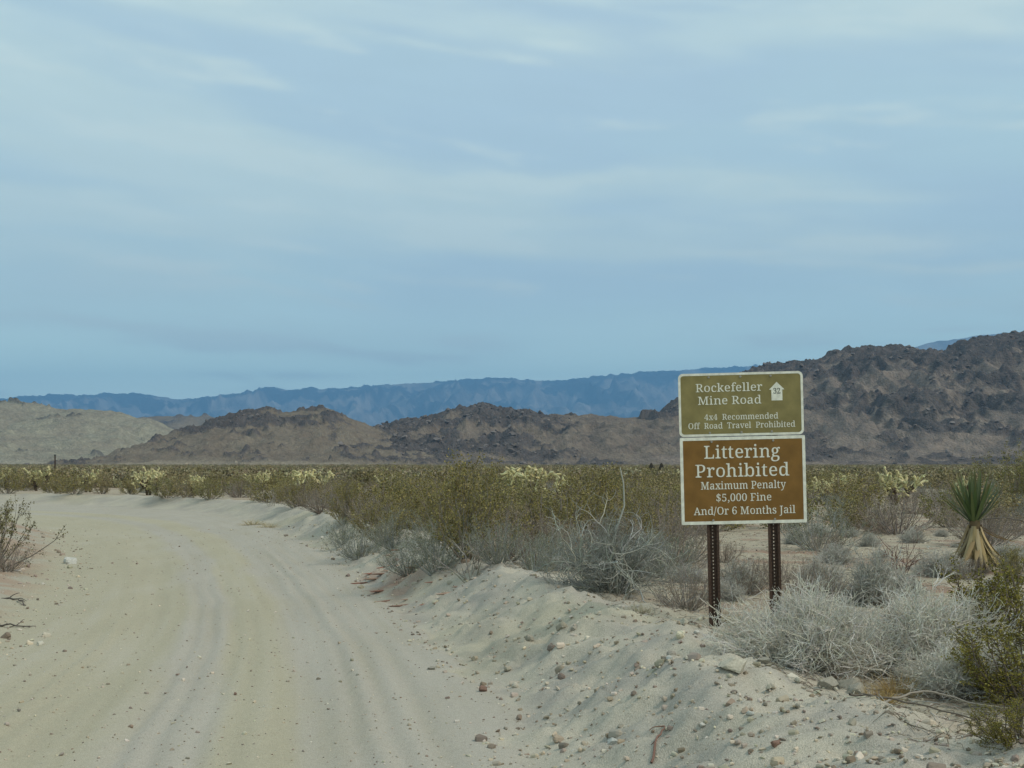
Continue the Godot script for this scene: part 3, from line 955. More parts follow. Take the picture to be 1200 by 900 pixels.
func make_plants() -> void:
	var olive := Color(0.238, 0.198, 0.075)
	var green := Color(0.205, 0.185, 0.070)
	var wood := Color(0.25, 0.21, 0.165)
	var wf := [M.twig, M.foliage]
	var c := []
	for k in 3: c.append(creosote(10 + k, 1.0, 1.25, 34, 11, 20, 0.024, olive if k != 1 else green, wood))
	var cfar := []
	for k in 3: cfar.append(creosote(30 + k, 1.0, 1.6, 26, 8, 12, 0.042, [olive, green, Color(0.26, 0.21, 0.10)][k], wood))
	var dryc := []
	for k in 2: dryc.append(creosote(40 + k, 1.0, 1.6, 44, 12, 4, 0.022, Color(0.27, 0.215, 0.145), Color(0.27, 0.225, 0.19)))
	var greyb := []
	for k in 2: greyb.append(creosote(45 + k, 1.0, 1.6, 44, 11, 8, 0.022, Color(0.20, 0.20, 0.13), Color(0.30, 0.30, 0.265)))
	print("creosote built")

	# --- named bushes behind the berm
	put_plant("creosote_bush", "large olive creosote bush on the berm edge left of the grey dead shrub", "bush", -0.50, 15.4, 0.4, Vector3(1.05, 1.17, 1.05), c[0], WF, wf)
	put_plant("creosote_bush", "olive creosote bush behind the berm, farthest left of the roadside clump", "bush", -2.6, 28.6, 1.9, Vector3(1.5, 1.08, 1.5), c[1], WF, wf)
	put_plant("creosote_bush", "olive creosote bush straight behind the grey dead shrub", "bush", 0.50, 19.4, 2.6, Vector3(1.3, 1.1, 1.3), c[2], WF, wf)
	put_plant("creosote_bush", "tall olive creosote bush between dead shrub and sign, farther back", "bush", 1.35, 22.2, 3.7, Vector3(1.4, 1.2, 1.4), c[0], WF, wf)
	put_plant("creosote_bush", "olive creosote bush deeper in the clump behind the roadside bush", "bush", -0.2, 24.6, 5.0, Vector3(1.2, 1.1, 1.2), c[1], WF, wf)
	put_plant("creosote_bush", "olive creosote bush over the low grey-green plant by the berm", "bush", -1.5, 25.0, 0.9, Vector3(1.3, 1.0, 1.3), c[2], WF, wf)
	put_plant("creosote_bush", "tall olive creosote bush standing up behind the yucca", "bush", 12.6, 34.5, 0.9, Vector3(1.7, 1.6, 1.7), c[1], WF, wf)
	put_plant("creosote_bush", "small green creosote bush to the right of the yucca's foot", "bush", 5.38, 14.5, 0.2, Vector3(0.55, 0.40, 0.55), c[0], WF, wf)
	put_plant("dry_bush", "dry brown twiggy bush with few leaves, behind the sign's left post", "bush", 2.1, 19.4, 0.2, Vector3(0.75, 0.97, 0.75), dryc[0], WF, wf)
	put_plant("dry_bush", "wide purplish-brown twiggy bush below the pale cholla right of the sign", "bush", 6.7, 23.8, 1.2, Vector3(1.5, 0.72, 1.2), dryc[1], WF, wf)
	put_plant("dry_bush", "purplish-brown twiggy bush just left of the yucca leaves", "bush", 7.1, 20.4, 2.2, Vector3(0.9, 0.66, 0.9), dryc[0], WF, wf)
	put_plant("dry_bush", "brown bare bush filling in behind the dead shrub's right side", "bush", 1.95, 16.4, 4.2, Vector3(0.75, 0.8, 0.75), dryc[1], WF, wf)
	put_plant("grey_bush", "grey-green bush right of the sign's right edge, dark at its foot", "bush", 4.3, 19.2, 0.0, Vector3(0.95, 0.62, 0.9), greyb[0], WF, wf)
	put_plant("grey_bush", "low blue-grey bush on the berm crest below the creosote clump", "bush", -1.75, 23.0, 1.0, Vector3(0.9, 0.46, 0.9), greyb[1], WF, wf)
	put_plant("grey_bush", "low grey-green bush at the foot of the roadside creosote", "bush", -0.95, 17.0, 2.0, Vector3(0.6, 0.5, 0.6), greyb[0], WF, wf)
	var rc := rng_of(115)
	for s in [[-0.1, 16.9], [0.35, 16.6], [-1.0, 19.2], [-0.45, 20.6], [1.05, 17.6], [1.75, 18.2], [-2.0, 21.2], [-1.1, 22.4], [0.4, 23.4], [2.5, 21.6], [-2.6, 25.2], [-3.3, 27.0], [0.9, 26.0], [2.0, 25.4], [3.0, 24.2], [-0.9, 27.5], [-4.4, 31.5], [-3.6, 33.0], [-2.0, 31.0], [-5.6, 35.5]]:
		var w := rc.randf_range(0.75, 1.05)
		var dry := rc.randf() < 0.3
		put_plant("dry_bush" if dry else "creosote_bush", "brown dry bush filling the roadside clump left of the sign" if dry else "olive creosote bush filling the roadside clump left of the sign", "bush", s[0], s[1], rc.randf() * TAU, Vector3(w, rc.randf_range(0.7, 1.0) * (0.8 if dry else 1.0), w), dryc[0] if dry else c[rc.randi() % 3], WF, wf, "dry bushes of the roadside clump" if dry else "creosote bushes of the roadside clump")
	for s in [[-0.85, 15.2], [-1.25, 16.6], [-0.15, 14.6], [0.25, 14.2], [-1.7, 19.6], [-2.3, 20.6], [0.55, 15.6], [1.25, 15.2], [-2.9, 23.6], [1.55, 14.6]]:
		var w := rc.randf_range(0.45, 0.7)
		put_plant("grey_bush", "low grey-green bush under the creosotes of the roadside clump", "bush", s[0], s[1], rc.randf() * TAU, Vector3(w, rc.randf_range(0.38, 0.55), w), greyb[rc.randi() % 2], WF, wf, "low grey bushes under the roadside clump")
	# right-hand foreground creosote, small dense leaves
	var near := creosote(60, 0.62, 0.85, 34, 14, 26, 0.014, Color(0.185, 0.158, 0.035), Color(0.16, 0.13, 0.10))
	put_plant("creosote_bush", "dark olive creosote bush at the right edge beside the pale dry domes", "bush", 2.74, 7.1, 0.5, Vector3(1.2, 0.80, 1.2), near, WF, wf)
	put_plant("creosote_bush", "olive creosote bush at the right edge, behind the darker one", "bush", 3.12, 8.5, 2.1, Vector3(1.3, 1.05, 1.3), near, WF, wf)
	put_plant("creosote_bush", "small olive creosote in the bottom right corner", "bush", 2.0, 5.35, 1.0, Vector3(0.55, 0.34, 0.55), near, WF, wf)
	# left edge
	var lefty := creosote(61, 1.0, 2.3, 26, 8, 10, 0.03, Color(0.13, 0.115, 0.045), Color(0.13, 0.11, 0.09))
	put_plant("creosote_bush", "sparse dark bush reaching in over the road at the left edge", "bush", -7.15, 18.7, 0.7, Vector3(0.9, 0.98, 0.9), lefty, WF, wf)
	put_plant("dry_bush", "brown leafless tangle under the sparse bush at the left edge", "bush", -6.75, 18.2, 0.7, Vector3(0.55, 0.42, 0.55), dryc[0], WF, wf)
	put_plant("creosote_bush", "olive creosote bush cut by the left edge behind the sparse bush", "bush", -9.0, 23.0, 1.7, Vector3(0.9, 0.85, 0.9), c[1], WF, wf)

	# --- dead grey shrubs
	var silver := Color(0.37, 0.365, 0.315)
	var heroes := dead_shrub(70, 0.92, 0.84, 19, 3, 0.0115, silver, 0.42, 0.01)
	var fill := dome(71, 0.70, 0.68, 100, 9, 0.0024, Color(0.27, 0.27, 0.235))
	var hs := thing("dead_shrub", "silver-grey contorted dead shrub on the berm left of the sign", "shrub", spot(0.90, 12.15, 0.0), 0.6)
	part("limb_tangle", heroes, M.twig, hs)
	part("twig_thicket", fill, M.twig, hs)
	var st := MB.new()
	var r0 := rng_of(72)
	st.tube(PackedVector3Array([Vector3(0.0, 0.2, 0), Vector3(0.02, 0.55, 0.02), Vector3(0.10, 0.78, 0.0), Vector3(0.09, 0.98, 0.03), Vector3(0.06, 1.12, 0.03)]), 0.010, 0.005, 5, silver * 1.1)
	var ls := part("tall_stick", st.mesh(), M.twig, hs)
	ls.rotation.y = -0.6
	var low_dead := dead_shrub(73, 0.45, 0.30, 11, 3, 0.006, Color(0.27, 0.25, 0.22))
	put_plant("dead_shrub", "low grey-brown dead shrub between the silver shrub and left post", "shrub", 1.42, 11.2, 0.3, Vector3.ONE, [low_dead], ["limb_tangle"], [M.twig])
	put_plant("dead_shrub", "dead shrub with thin grey limbs behind the sign posts", "shrub", 1.72, 13.5, 1.3, Vector3(1, 1.6, 1), [low_dead], ["limb_tangle"], [M.twig])
	var sticks := dead_shrub(74, 0.35, 0.55, 8, 2, 0.009, Color(0.30, 0.27, 0.23), 0.16, 0.05)
	put_plant("dead_shrub", "upright grey dead stems in front of the roadside creosote bush", "shrub", -0.42, 14.5, 0.3, Vector3.ONE, [sticks], ["limb_tangle"], [M.twig])
	var reds := dead_shrub(75, 0.28, 0.62, 9, 2, 0.007, Color(0.17, 0.095, 0.075), 0.10, 0.06)
	put_plant("bare_shrub", "bare shrub of upright reddish stems left of the yucca", "shrub", 4.2, 14.9, 0.3, Vector3.ONE, [reds], ["limb_tangle"], [M.twig])
	put_plant("dead_shrub", "bleached snag forking up from the far berm beside the road", "shrub", -6.7, 38.2, 0.4, Vector3(0.9, 1.0, 0.9), [sticks], ["limb_tangle"], [M.twig])

	# --- pale dry domes
	var pale := Color(0.62, 0.585, 0.50)
	var d1 := dome(80, 0.64, 0.50, 170, 17, 0.0024, pale)
	var d2 := dome(81, 0.55, 0.52, 150, 17, 0.0024, pale * 1.05)
	var d3 := dome(82, 0.34, 0.36, 85, 13, 0.0025, Color(0.48, 0.455, 0.395))
	var dn := ["twig_dome"]
	put_plant("bursage_bush", "big pale grey dome of dry twigs in front of the right post", "bush", 1.76, 8.15, 0.0, Vector3(1.0, 0.95, 0.9), [d1], dn, [M.twig])
	put_plant("bursage_bush", "pale grey twig dome farther right, beside the dark olive creosote", "bush", 2.56, 8.25, 0.8, Vector3.ONE, [d2], dn, [M.twig])
	put_plant("bursage_bush", "tattered lower skirt of pale twigs under the right-hand dome", "bush", 2.55, 7.55, 2.8, Vector3(0.9, 0.55, 0.8), [d2], dn, [M.twig])
	put_plant("bursage_bush", "small grey twig bush standing just left of the right post", "bush", 2.16, 12.9, 0.8, Vector3(0.8, 0.95, 0.8), [d3], dn, [M.twig])
	put_plant("bursage_bush", "small grey twig bush right of the posts on bare sand", "bush", 3.02, 13.3, 1.8, Vector3(0.85, 1.0, 0.85), [d3], dn, [M.twig])
	put_plant("bursage_bush", "feathery pale bush rising behind the two big twig domes", "bush", 3.2, 12.0, 2.8, Vector3(1.05, 1.45, 1.05), [d3], dn, [M.twig])
	put_plant("bursage_bush", "low grey twig bush in front of the yucca's dead skirt", "bush", 4.75, 15.2, 3.8, Vector3(1.1, 0.85, 1.1), [d3], dn, [M.twig])
	put_plant("bursage_bush", "low grey twig bush right of the yucca, partly behind it", "bush", 5.9, 16.5, 3.1, Vector3(1.1, 0.8, 1.1), [d3], dn, [M.twig])
	put_plant("bursage_bush", "grey twig bush at the sandy bare strip behind the feathery one", "bush", 4.0, 16.8, 0.1, Vector3(0.9, 0.8, 0.9), [d3], dn, [M.twig])

	make_yucca(spot(5.42, 15.8, 0.0))

	# --- chollas
	var ch := []
	for k in 3: ch.append(cholla(90 + k, [0.95, 1.05, 0.85][k], [1.4, 1.2, 1.8][k], [8, 8, 9][k]))
	var cn := ["trunk", "crown"]
	var cm := [M.bark, M.cactus]
	var spots := [
		[-13.6, 51.5, 0, 1.0, "round yellow cholla nearest the far bend of the road"],
		[-7.1, 48.0, 2, 1.0, "wide pale yellow cholla above the bleached snag"],
		[0.35, 40.0, 2, 1.15, "wide pale cholla rising behind the creosote clump"],
		[11.3, 40.0, 0, 1.05, "pale cholla with dark underside right of the sign"],
		[-20.2, 58.5, 1, 1.1, "rounded pale cholla left of the thin metal post"],
		[-17.7, 57.0, 1, 1.0, "pale cholla right beside the thin metal post"],
		[9.4, 41.5, 0, 0.8, "small pale cholla tucked against the sign's right edge"],
		[-12.3, 53.5, 2, 0.8, "low pale cholla right of the round one by the bend"],
		[-22.8, 61.0, 1, 1.0, "pale cholla cut by the left edge of the picture"],
		[1.5, 41.5, 1, 0.95, "pale cholla right of the wide one behind the creosote clump"],
		[-16.0, 60.5, 0, 1.0, "pale cholla between the metal post and the dark bush"],
		[-11.2, 60.5, 0, 0.9, "pale cholla farther back, left of the low grey bush"],
		[-9.2, 60.0, 1, 0.85, "pale cholla farther back, above the roadside grey bush"],
		[12.3, 50.0, 2, 0.85, "low pale cholla farther back, right of the sign"],
		[21.8, 58.0, 1, 1.0, "pale cholla at the right edge behind the yucca"],
		[14.6, 44.0, 1, 0.9, "pale cholla half hidden behind the yucca leaves"],
		[-5.0, 55.0, 1, 0.85, "pale cholla at the right end of the wide yellow one"]]
	var rr := rng_of(99)
	for s in spots:
		put_plant("cholla_cactus", s[4], "cactus", s[0], s[1], rr.randf() * TAU, Vector3.ONE * s[3], ch[s[2]], cn, cm, "chollas standing in the shrub belt")
	var bb := MB.new()
	for k in 14:
		var a0 := TAU * k / 14.0
		var pts := PackedVector3Array()
		for q in 7:
			var t := q / 6.0
			var rad := 0.19 * sin(clampf(t * 0.9 + 0.1, 0, 1) * PI * 0.93 + 0.15)
			pts.push_back(Vector3(cos(a0) * rad, t * 0.85 - 0.05, sin(a0) * rad))
		bb.tube(pts, 0.05, 0.035, 4, Color(0.05, 0.04, 0.028))
	for s in [[10.2, "dark barrel cactus on the plain, left one of the pair by the sign"], [10.95, "dark barrel cactus on the plain, right one of the pair by the sign"]]:
		put_plant("barrel_cactus", s[1], "cactus", s[0], 100.0, 0.0, Vector3(1.15, 1.5, 1.15), [bb.mesh()], ["ribbed_body"], [M.bark], "pair of barrel cacti")

	# --- shrub belt: bushes one can tell apart, then the far scrub as one mass
	var r := rng_of(120)
	var n := 0
	var cells := {}
	var tries := 0
	while n < 300 and tries < 6000:
		tries += 1
		var d := 24.0 + 62.0 * pow(r.randf(), 1.1)
		var x := r.randf_range(-0.46, 0.46) * d
		var q := land(x, d)
		if q.y < (1.4 if d < 42.0 else 0.9): continue
		if d < 36.0 and x > 2.2 and r.randf() < 0.72: continue
		var key := Vector2i(int(floor(x / (1.0 + d * 0.010))), int(floor(d / (1.2 + d * 0.03))))
		if cells.has(key): continue
		cells[key] = true
		n += 1
		var w := r.randf_range(0.75, 1.25)
		var kind := r.randf()
		var turn := r.randf() * TAU
		var where := "right of the sign" if x > 0.17 * d else "behind the roadside clump" if x > -0.14 * d else "beyond the road bend"
		if kind < (0.34 if x > 0.17 * d else 0.56):
			put_plant("creosote_bush", "olive creosote bush among many in the shrub belt " + where, "bush", x, d, turn, Vector3(w, r.randf_range(0.65, 1.05), w), cfar[n % 3], WF, wf, "creosote bushes of the shrub belt " + where)
		elif kind < 0.78:
			put_plant("dry_bush", "brown dry bush among many in the shrub belt " + where, "bush", x, d, turn, Vector3(w, r.randf_range(0.5, 0.8), w), dryc[n % 2], WF, wf, "dry bushes of the shrub belt " + where)
		else:
			put_plant("grey_bush", "grey-green low bush among many in the shrub belt " + where, "bush", x, d, turn, Vector3(w, r.randf_range(0.4, 0.65), w), greyb[n % 2], WF, wf, "grey bushes of the shrub belt " + where)
	print("belt ", n)
	var sc := MB.new()
	var rs := rng_of(130)
	for k in 260:
		var p := rvec(rs)
		p = Vector3(p.x * 0.62, absf(p.y) * 0.75, p.z * 0.62) * pow(rs.randf(), 0.33)
		var ld := (rvec(rs) + Vector3(0, 0.5, 0)).normalized()
		sc.leaf(p - Vector3(0, 0.04, 0), ld, ld.cross(rvec(rs)).normalized(), 0.12, 0.04, tint(rs, Color.WHITE * 0.95, 0.3))
	var mm := MultiMesh.new()
	mm.transform_format = MultiMesh.TRANSFORM_3D
	mm.use_colors = true
	mm.mesh = sc.mesh()
	var xf := []
	for k in 15000:
		var d := 66.0 + 490.0 * pow(rs.randf(), 1.7)
		var x := rs.randf_range(-0.5, 0.5) * d
		if d > 430.0 and x > 0: continue
		var s := rs.randf_range(0.6, 1.25)
		var kind := rs.randf()
		var col := Color(0.225, 0.19, 0.10) if kind < 0.45 else Color(0.27, 0.22, 0.14) if kind < 0.85 else Color(0.36, 0.32, 0.19)
		xf.append([Transform3D(Basis(Vector3.UP, rs.randf() * TAU).scaled(Vector3(s * 1.2, s, s * 1.2)), Vector3(x, hgt(x, d) - 0.02, -d)), tint(rs, col, 0.25)])
	mm.instance_count = xf.size()
	for k in xf.size():
		mm.set_instance_transform(k, xf[k][0]); mm.set_instance_color(k, xf[k][1])
	var o := MultiMeshInstance3D.new()
	o.name = "distant_scrub"
	o.multimesh = mm
	o.material_override = M.foliage
	add_child(o)
	tag(o, "olive and tan scrub covering the far plain before the hills", "scrub", "", "stuff")

	# --- dry grass
	var grass := []
	for k in 3:
		var gm := MB.new()
		var rg := rng_of(140 + k)
		for q in 220:
			var az := rg.randf() * TAU
			var lean := rg.randf_range(0.1, 1.2)
			var dir := Vector3(cos(az) * sin(lean), cos(lean), sin(az) * sin(lean))
			var b0 := Vector3(cos(az), 0, sin(az)) * rg.randf() * 0.05 + Vector3(0, -0.02, 0)
			var pts := curve_pts(rg, b0, dir, rg.randf_range(0.10, 0.2), 3, 0.2, -0.1)
			gm.tube(pts, 0.0018, 0.0008, 3, tint(rg, [Color(0.40, 0.28, 0.115), Color(0.40, 0.34, 0.21), Color(0.50, 0.43, 0.28)][k], 0.3))
		grass.append(gm.mesh())
	for s in [[2.10, 7.45, 0, 1.0, "ochre dry grass tuft at the foot of the right pale dome"], [1.86, 6.95, 0, 0.85, "ochre dry grass tuft beside the grey rocks"], [1.97, 7.2, 0, 0.7, "smaller ochre grass tuft between two larger ones"],
			[-6.35, 33.5, 2, 2.4, "flattened straw-coloured grass clump on the far berm"], [-5.75, 32.3, 2, 2.0, "straw-coloured grass clump right of the flattened one on the far berm"], [1.62, 10.4, 1, 0.9, "thin straw grass at the foot of the left post"], [1.0, 10.6, 1, 0.8, "thin straw grass below the silver dead shrub"]]:
		put_plant("grass_tuft", s[4], "grass", s[0], s[1], rr.randf() * TAU, Vector3(1, 0.45 if s[2] == 2 else 0.9, 1) * s[3], [grass[s[2]]], ["blade_tuft"], [M.dry_leaf])

	# --- small dry bushes on the sandy flat right of the sign
	var rq := rng_of(117)
	var made := 0
	var grid := {}
	while made < 34:
		var d := rq.randf_range(9.6, 24.0)
		var x := rq.randf_range(0.10, 0.42) * d
		if land(x, d).y < 1.7 or (absf(x - 1.7) < 0.5 and d < 11.0): continue
		var key := Vector2i(int(x / 0.75), int(d / 1.1))
		if grid.has(key): continue
		grid[key] = true
		made += 1
		var w := rq.randf_range(0.4, 0.85)
		var side := "left of the posts" if x < 0.145 * d else "right of the posts"
		if rq.randf() < 0.6: put_plant("bursage_bush", "knee-high grey twig bush dotted over the sandy flat " + side, "bush", x, d, rq.randf() * TAU, Vector3(w, w * rq.randf_range(0.6, 1.0), w), [d3], dn, [M.twig], "small twig bushes on the sandy flat " + side)
		else: put_plant("dry_bush", "small brown dry bush dotted over the sandy flat " + side, "bush", x, d, rq.randf() * TAU, Vector3(w * 0.6, w * 0.55, w * 0.6), dryc[made % 2], WF, wf, "small brown bushes on the sandy flat " + side)
	# --- fallen branches
	fallen("pale bare branch lying across the bottom right foreground", [[1.83, 6.75, 0.04], [1.98, 6.88, 0.07], [2.14, 6.95, 0.085], [2.34, 6.8, 0.06], [2.6, 6.6, 0.05], [2.8, 6.45, 0.02]], 0.0065, Color(0.29, 0.25, 0.20), 151)
	fallen("dark thin branch lying below the pale one, bottom right", [[1.60, 6.45, 0.02], [1.76, 6.55, 0.06], [1.95, 6.6, 0.08], [2.2, 6.5, 0.05], [2.5, 6.35, 0.02]], 0.006, Color(0.13, 0.11, 0.09), 152)
	fallen("dark short branch at the bottom right corner", [[2.0, 5.95, 0.03], [2.12, 6.0, 0.06], [2.3, 6.05, 0.05]], 0.006, Color(0.12, 0.10, 0.085), 153)
	fallen("bleached branch lying below the yucca toward the right edge", [[4.3, 12.9, 0.03], [4.5, 12.6, 0.10], [4.62, 12.3, 0.10], [4.85, 12.0, 0.04]], 0.011, Color(0.40, 0.38, 0.33), 154)
	fallen("bleached branch rising to the right edge below the yucca", [[4.35, 12.0, 0.02], [4.6, 12.2, 0.08], [4.85, 12.35, 0.13], [5.1, 12.4, 0.16]], 0.009, Color(0.38, 0.36, 0.32), 155)
	fallen("thin dark branch sticking out behind the yucca to the right edge", [[5.5, 16.5, 0.50], [5.8, 16.5, 0.56], [6.15, 16.5, 0.55], [6.5, 16.6, 0.3], [6.7, 16.6, 0.0]], 0.008, Color(0.14, 0.12, 0.10), 156)
	fallen("reddish dry stick at the bottom foot of the berm", [[0.66, 6.42, 0.0], [0.69, 6.52, 0.012], [0.74, 6.62, 0.012], [0.77, 6.72, 0.0]], 0.007, Color(0.21, 0.125, 0.095), 157)
	fallen("dark twig lying on the sandy left bank", [[-5.6, 15.0, 0.01], [-5.4, 14.9, 0.02], [-5.2, 14.6, 0.01]], 0.012, Color(0.12, 0.10, 0.085), 158)
	fallen("dark twig lying nearer on the left bank", [[-4.85, 12.85, 0.01], [-4.7, 12.8, 0.02], [-4.5, 12.75, 0.01]], 0.010, Color(0.12, 0.10, 0.085), 159)

	# --- litter of twigs behind the berm
	var lm := MB.new()
	var rl := rng_of(160)
	for k in 7000:
		var d := 5.6 + 19.0 * pow(rl.randf(), 1.5)
		var x := rl.randf_range(-0.1, 0.42) * d
		var q := land(x, d)
		if q.y < 1.35: continue
		var a := rl.randf() * TAU
		var len := rl.randf_range(0.04, 0.2)
		var pts := PackedVector3Array()
		for w in 4:
			var px := x + cos(a) * len * w / 3.0
			var pd := d + sin(a) * len * w / 3.0
			pts.push_back(Vector3(px, hgt(px, pd) + 0.006 + 0.012 * sin(w * PI / 3.0), -pd))
			a += rl.randf_range(-0.4, 0.4)
		lm.tube(pts, rl.randf_range(0.0015, 0.004), 0.0012, 3, tint(rl, [Color(0.30, 0.27, 0.22), Color(0.20, 0.16, 0.12), Color(0.40, 0.37, 0.31)][k % 3], 0.2))
	o = null
	var lo := part("twig_litter", lm.mesh(), M.twig, self)
	tag(lo, "dry twig litter strewn over the ground behind the berm", "litter", "", "stuff")

	# --- fence post
	var fp := thing("metal_post", "thin dark metal post standing in the shrubs far left", "post", spot(-24.6, 73.5, 0.3))
	var fm := MB.new()
	fm.box(Vector3(0, 0.95, 0), Vector3(0.035, 0.95, 0.006), Color.WHITE)
	fm.box(Vector3(0, 0.95, -0.028), Vector3(0.006, 0.95, 0.022), Color.WHITE)
	part("shaft", fm.mesh(), M.post, fp)
	var cap := MB.new()
	cap.box(Vector3(0, 1.93, -0.01), Vector3(0.045, 0.028, 0.04), Color.WHITE)
	part("cap", cap.mesh(), M.dark_letter, fp)

func fallen(label: String, line: Array, rad: float, col: Color, k: int) -> void:
	var r := rng_of(k)
	var o0 := spot(line[0][0], line[0][1], 0.0)
	var pts := PackedVector3Array()
	for q in line: pts.push_back(spot(q[0], q[1], 0.0) + Vector3(0, q[2] + rad * 0.4, 0) - o0)
	var fine := PackedVector3Array()
	for q in pts.size() - 1:
		for w in 4: fine.push_back(pts[q].cubic_interpolate(pts[q + 1], pts[maxi(q - 1, 0)], pts[mini(q + 2, pts.size() - 1)], w / 4.0) + rvec(r) * rad * 0.8)
	fine.push_back(pts[pts.size() - 1])
	var mb := MB.new()
	mb.tube(fine, rad, rad * 0.45, 6, col)
	var t := thing("fallen_branch", label, "branch", o0)
	part("limb", mb.mesh(), M.twig, t)
	for q in 4:
		var at := fine[r.randi_range(2, fine.size() - 2)]
		var sm := MB.new()
		var tw := curve_pts(r, at, (rvec(r) * Vector3(1, 0.35, 1)), rad * r.randf_range(8, 17), 5, 0.3, -0.02)
		sm.tube(tw, rad * 0.5, rad * 0.22, 4, tint(r, col, 0.2))
		part("twig", sm.mesh(), M.twig, t)

func stone_mat(c: Color) -> StandardMaterial3D:
	var m := mat(c, 0.95, true)
	m.albedo_texture = M.stone_tex
	m.uv1_triplanar = true
	m.uv1_scale = Vector3(1.2, 1.2, 1.2)
	return m

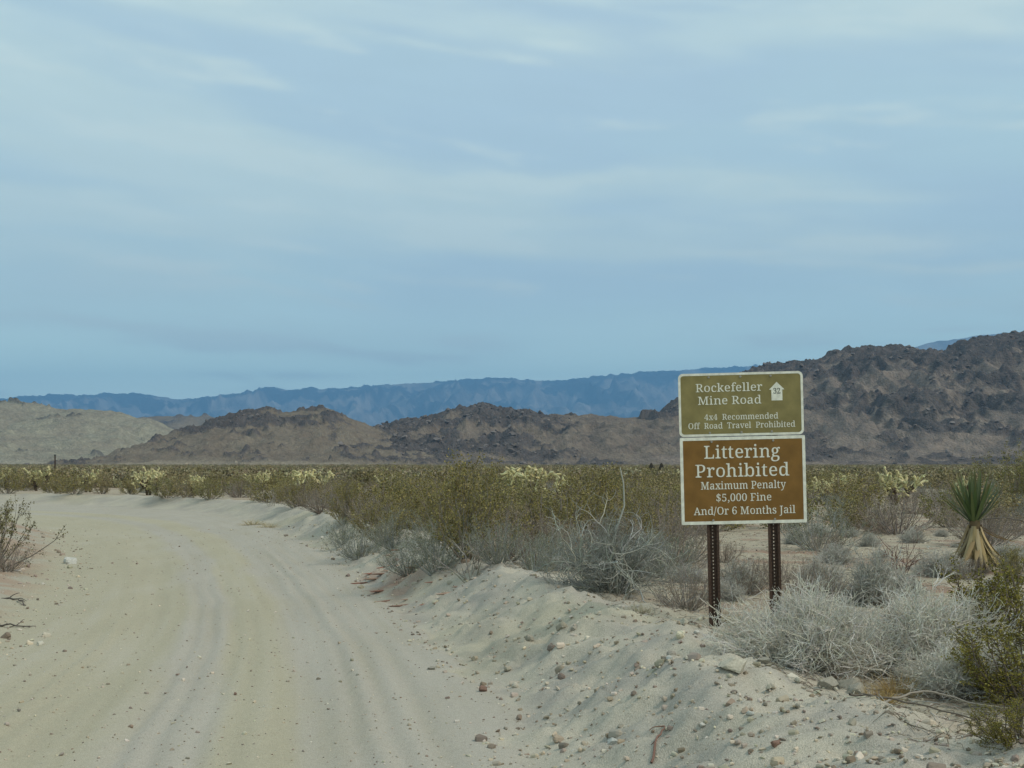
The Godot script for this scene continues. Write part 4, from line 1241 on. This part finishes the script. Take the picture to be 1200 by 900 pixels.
func make_stones() -> void:
	var shapes := []
	for k in 6: shapes.append(stone(200 + k, 7 + k, [0.55, 0.7, 0.6, 0.8, 0.5, 0.65][k]))
	var cream := stone_mat(Color(0.56, 0.51, 0.40))
	var grey := stone_mat(Color(0.37, 0.335, 0.265))
	var white := stone_mat(Color(0.62, 0.60, 0.53))
	var rust := stone_mat(Color(0.27, 0.17, 0.13))
	var dun := stone_mat(Color(0.38, 0.345, 0.28))
	var list := [
		[1.14, 7.04, 0.17, cream, 0, "largest cream flat-topped rock in front of the left pale dome"],
		[1.67, 7.25, 0.16, grey, 1, "grey-green rock at the left of the three-rock cluster"],
		[1.86, 7.58, 0.16, grey, 2, "grey-green rock at the back of the three-rock cluster"],
		[1.80, 7.12, 0.16, grey, 3, "grey-green rock at the right front of the three-rock cluster"],
		[1.40, 7.63, 0.10, grey, 4, "grey flat rock between the cream rock and the left dome"],
		[1.29, 6.85, 0.065, cream, 5, "small cream stone just right of the largest cream rock"],
		[0.50, 6.86, 0.08, white, 0, "white oblong stone at the foot of the berm"],
		[1.13, 5.84, 0.065, rust, 1, "reddish-brown stone near the bottom edge right of centre"],
		[0.56, 7.06, 0.05, grey, 2, "grey stone just behind the white oblong one"],
		[0.13, 10.09, 0.09, grey, 3, "grey angular stone halfway up the berm face"],
		[-0.60, 10.08, 0.08, dun, 4, "dun clod on the road edge below the grey angular stone"],
		[-0.19, 9.13, 0.09, rust, 5, "reddish clod at the road edge below the berm"],
		[-6.75, 20.9, 0.24, white, 3, "white stone on the left bank of the road"],
		[-1.71, 7.19, 0.032, grey, 2, "dark pebble near the bottom of the road"],
		[0.88, 7.59, 0.045, white, 3, "small white stone on the berm below the left post"],
		[0.90, 6.47, 0.045, white, 0, "small white stone near the bottom on the berm"],
		[0.90, 8.97, 0.055, cream, 1, "cream stone on the berm top left of the pale dome"],
		[0.64, 10.23, 0.065, cream, 2, "cream stone on the berm crest below the silver shrub"],
		[0.44, 9.72, 0.085, dun, 3, "dun clod on the berm face below the crest"],
		[-0.39, 13.83, 0.12, dun, 4, "dun rock on the crest at the roadside creosote's foot"],
		[-1.84, 9.08, 0.045, rust, 5, "small brown stone on the left wheel track"],
		[1.62, 6.49, 0.06, dun, 0, "dun stone below the three-rock cluster"],
		[1.36, 6.49, 0.045, cream, 1, "small cream stone below the largest cream rock"],
		[1.11, 6.35, 0.05, white, 2, "small pale stone left of the dun one near the bottom"],
		[1.69, 6.13, 0.065, grey, 3, "grey stone by the dark fallen twig"],
		[1.01, 9.53, 0.075, cream, 4, "cream stone at the berm top left of the post"],
		[1.16, 9.24, 0.085, cream, 5, "cream stone on the berm top nearest the left post"],
		[1.17, 8.68, 0.055, white, 0, "white stone on the berm at the left dome's edge"]]
	var r := rng_of(210)
	for s in list:
		var t := thing("rock", s[5], "rock", spot(s[0], s[1], -s[2] * 0.14), r.randf() * TAU, Vector3.ONE * s[2])
		part("stone_body", shapes[s[4]], s[3], t)
	# reddish flakes washed out of the berm
	var flake := stone(220, 8, 0.22)
	var fl_m := [stone_mat(Color(0.42, 0.22, 0.16)), stone_mat(Color(0.33, 0.21, 0.16)), stone_mat(Color(0.48, 0.34, 0.26))]
	for k in 26:
		var d := 16.2 + r.randf_range(-2.4, 3.2)
		var x := table(right_x, d).x + r.randf_range(-0.05, 0.75)
		var s := r.randf_range(0.16, 0.42)
		var t := thing("rock_flake", "reddish flat rock flake on the washed-out face of the berm", "rock", spot(x, d, 0.0), r.randf_range(-0.5, 0.1) + 0.9, Vector3(s, s * 0.5, s * r.randf_range(0.15, 0.3)), "reddish flakes on the berm face")
		part("stone_body", flake, fl_m[k % 3], t)
	# gravel
	for set in 2:
		var mm := MultiMesh.new()
		mm.transform_format = MultiMesh.TRANSFORM_3D
		mm.use_colors = true
		mm.mesh = shapes[3 + set]
		var xf := []
		for k in 14000:
			var d := 5.0 + 27.0 * pow(r.randf(), 1.7)
			var x := r.randf_range(-0.48, 0.48) * d
			var q := land(x, d)
			var keep := 0.30
			if q.y > -0.15 and q.y < 1.5: keep = 1.0
			elif q.y >= 1.5: keep = 0.7
			elif q.z > -0.2: keep = 0.7
			if r.randf() > keep: continue
			var s := r.randf_range(0.008, 0.022) * (1.0 if r.randf() < 0.88 else 2.2) * (1.0 + d * 0.02)
			if q.y < -0.15 and q.z < -0.2: s *= 0.8
			elif q.y < 1.7 and set == 0 and r.randf() < 0.5: s *= 1.7
			var col: Color = [Color(0.44, 0.38, 0.29), Color(0.33, 0.28, 0.215), Color(0.24, 0.19, 0.145), Color(0.52, 0.46, 0.36)][r.randi() % 4]
			xf.append([Transform3D(Basis(rvec(r), r.randf() * 0.6) * Basis(Vector3.UP, r.randf() * TAU).scaled(Vector3(s, s, s)), Vector3(x, q.x + s * 0.12, -d)), tint(r, col, 0.2)])
		mm.instance_count = xf.size()
		for k in xf.size():
			mm.set_instance_transform(k, xf[k][0]); mm.set_instance_color(k, xf[k][1])
		var o := MultiMeshInstance3D.new()
		o.name = ["gravel", "gravel_001"][set]
		o.multimesh = mm
		o.material_override = mat(Color(1, 1, 1), 0.95, true)
		add_child(o)
		tag(o, ["angular gravel scattered over the berm and road", "flat gravel chips scattered over the berm and road"][set], "gravel", "", "stuff")
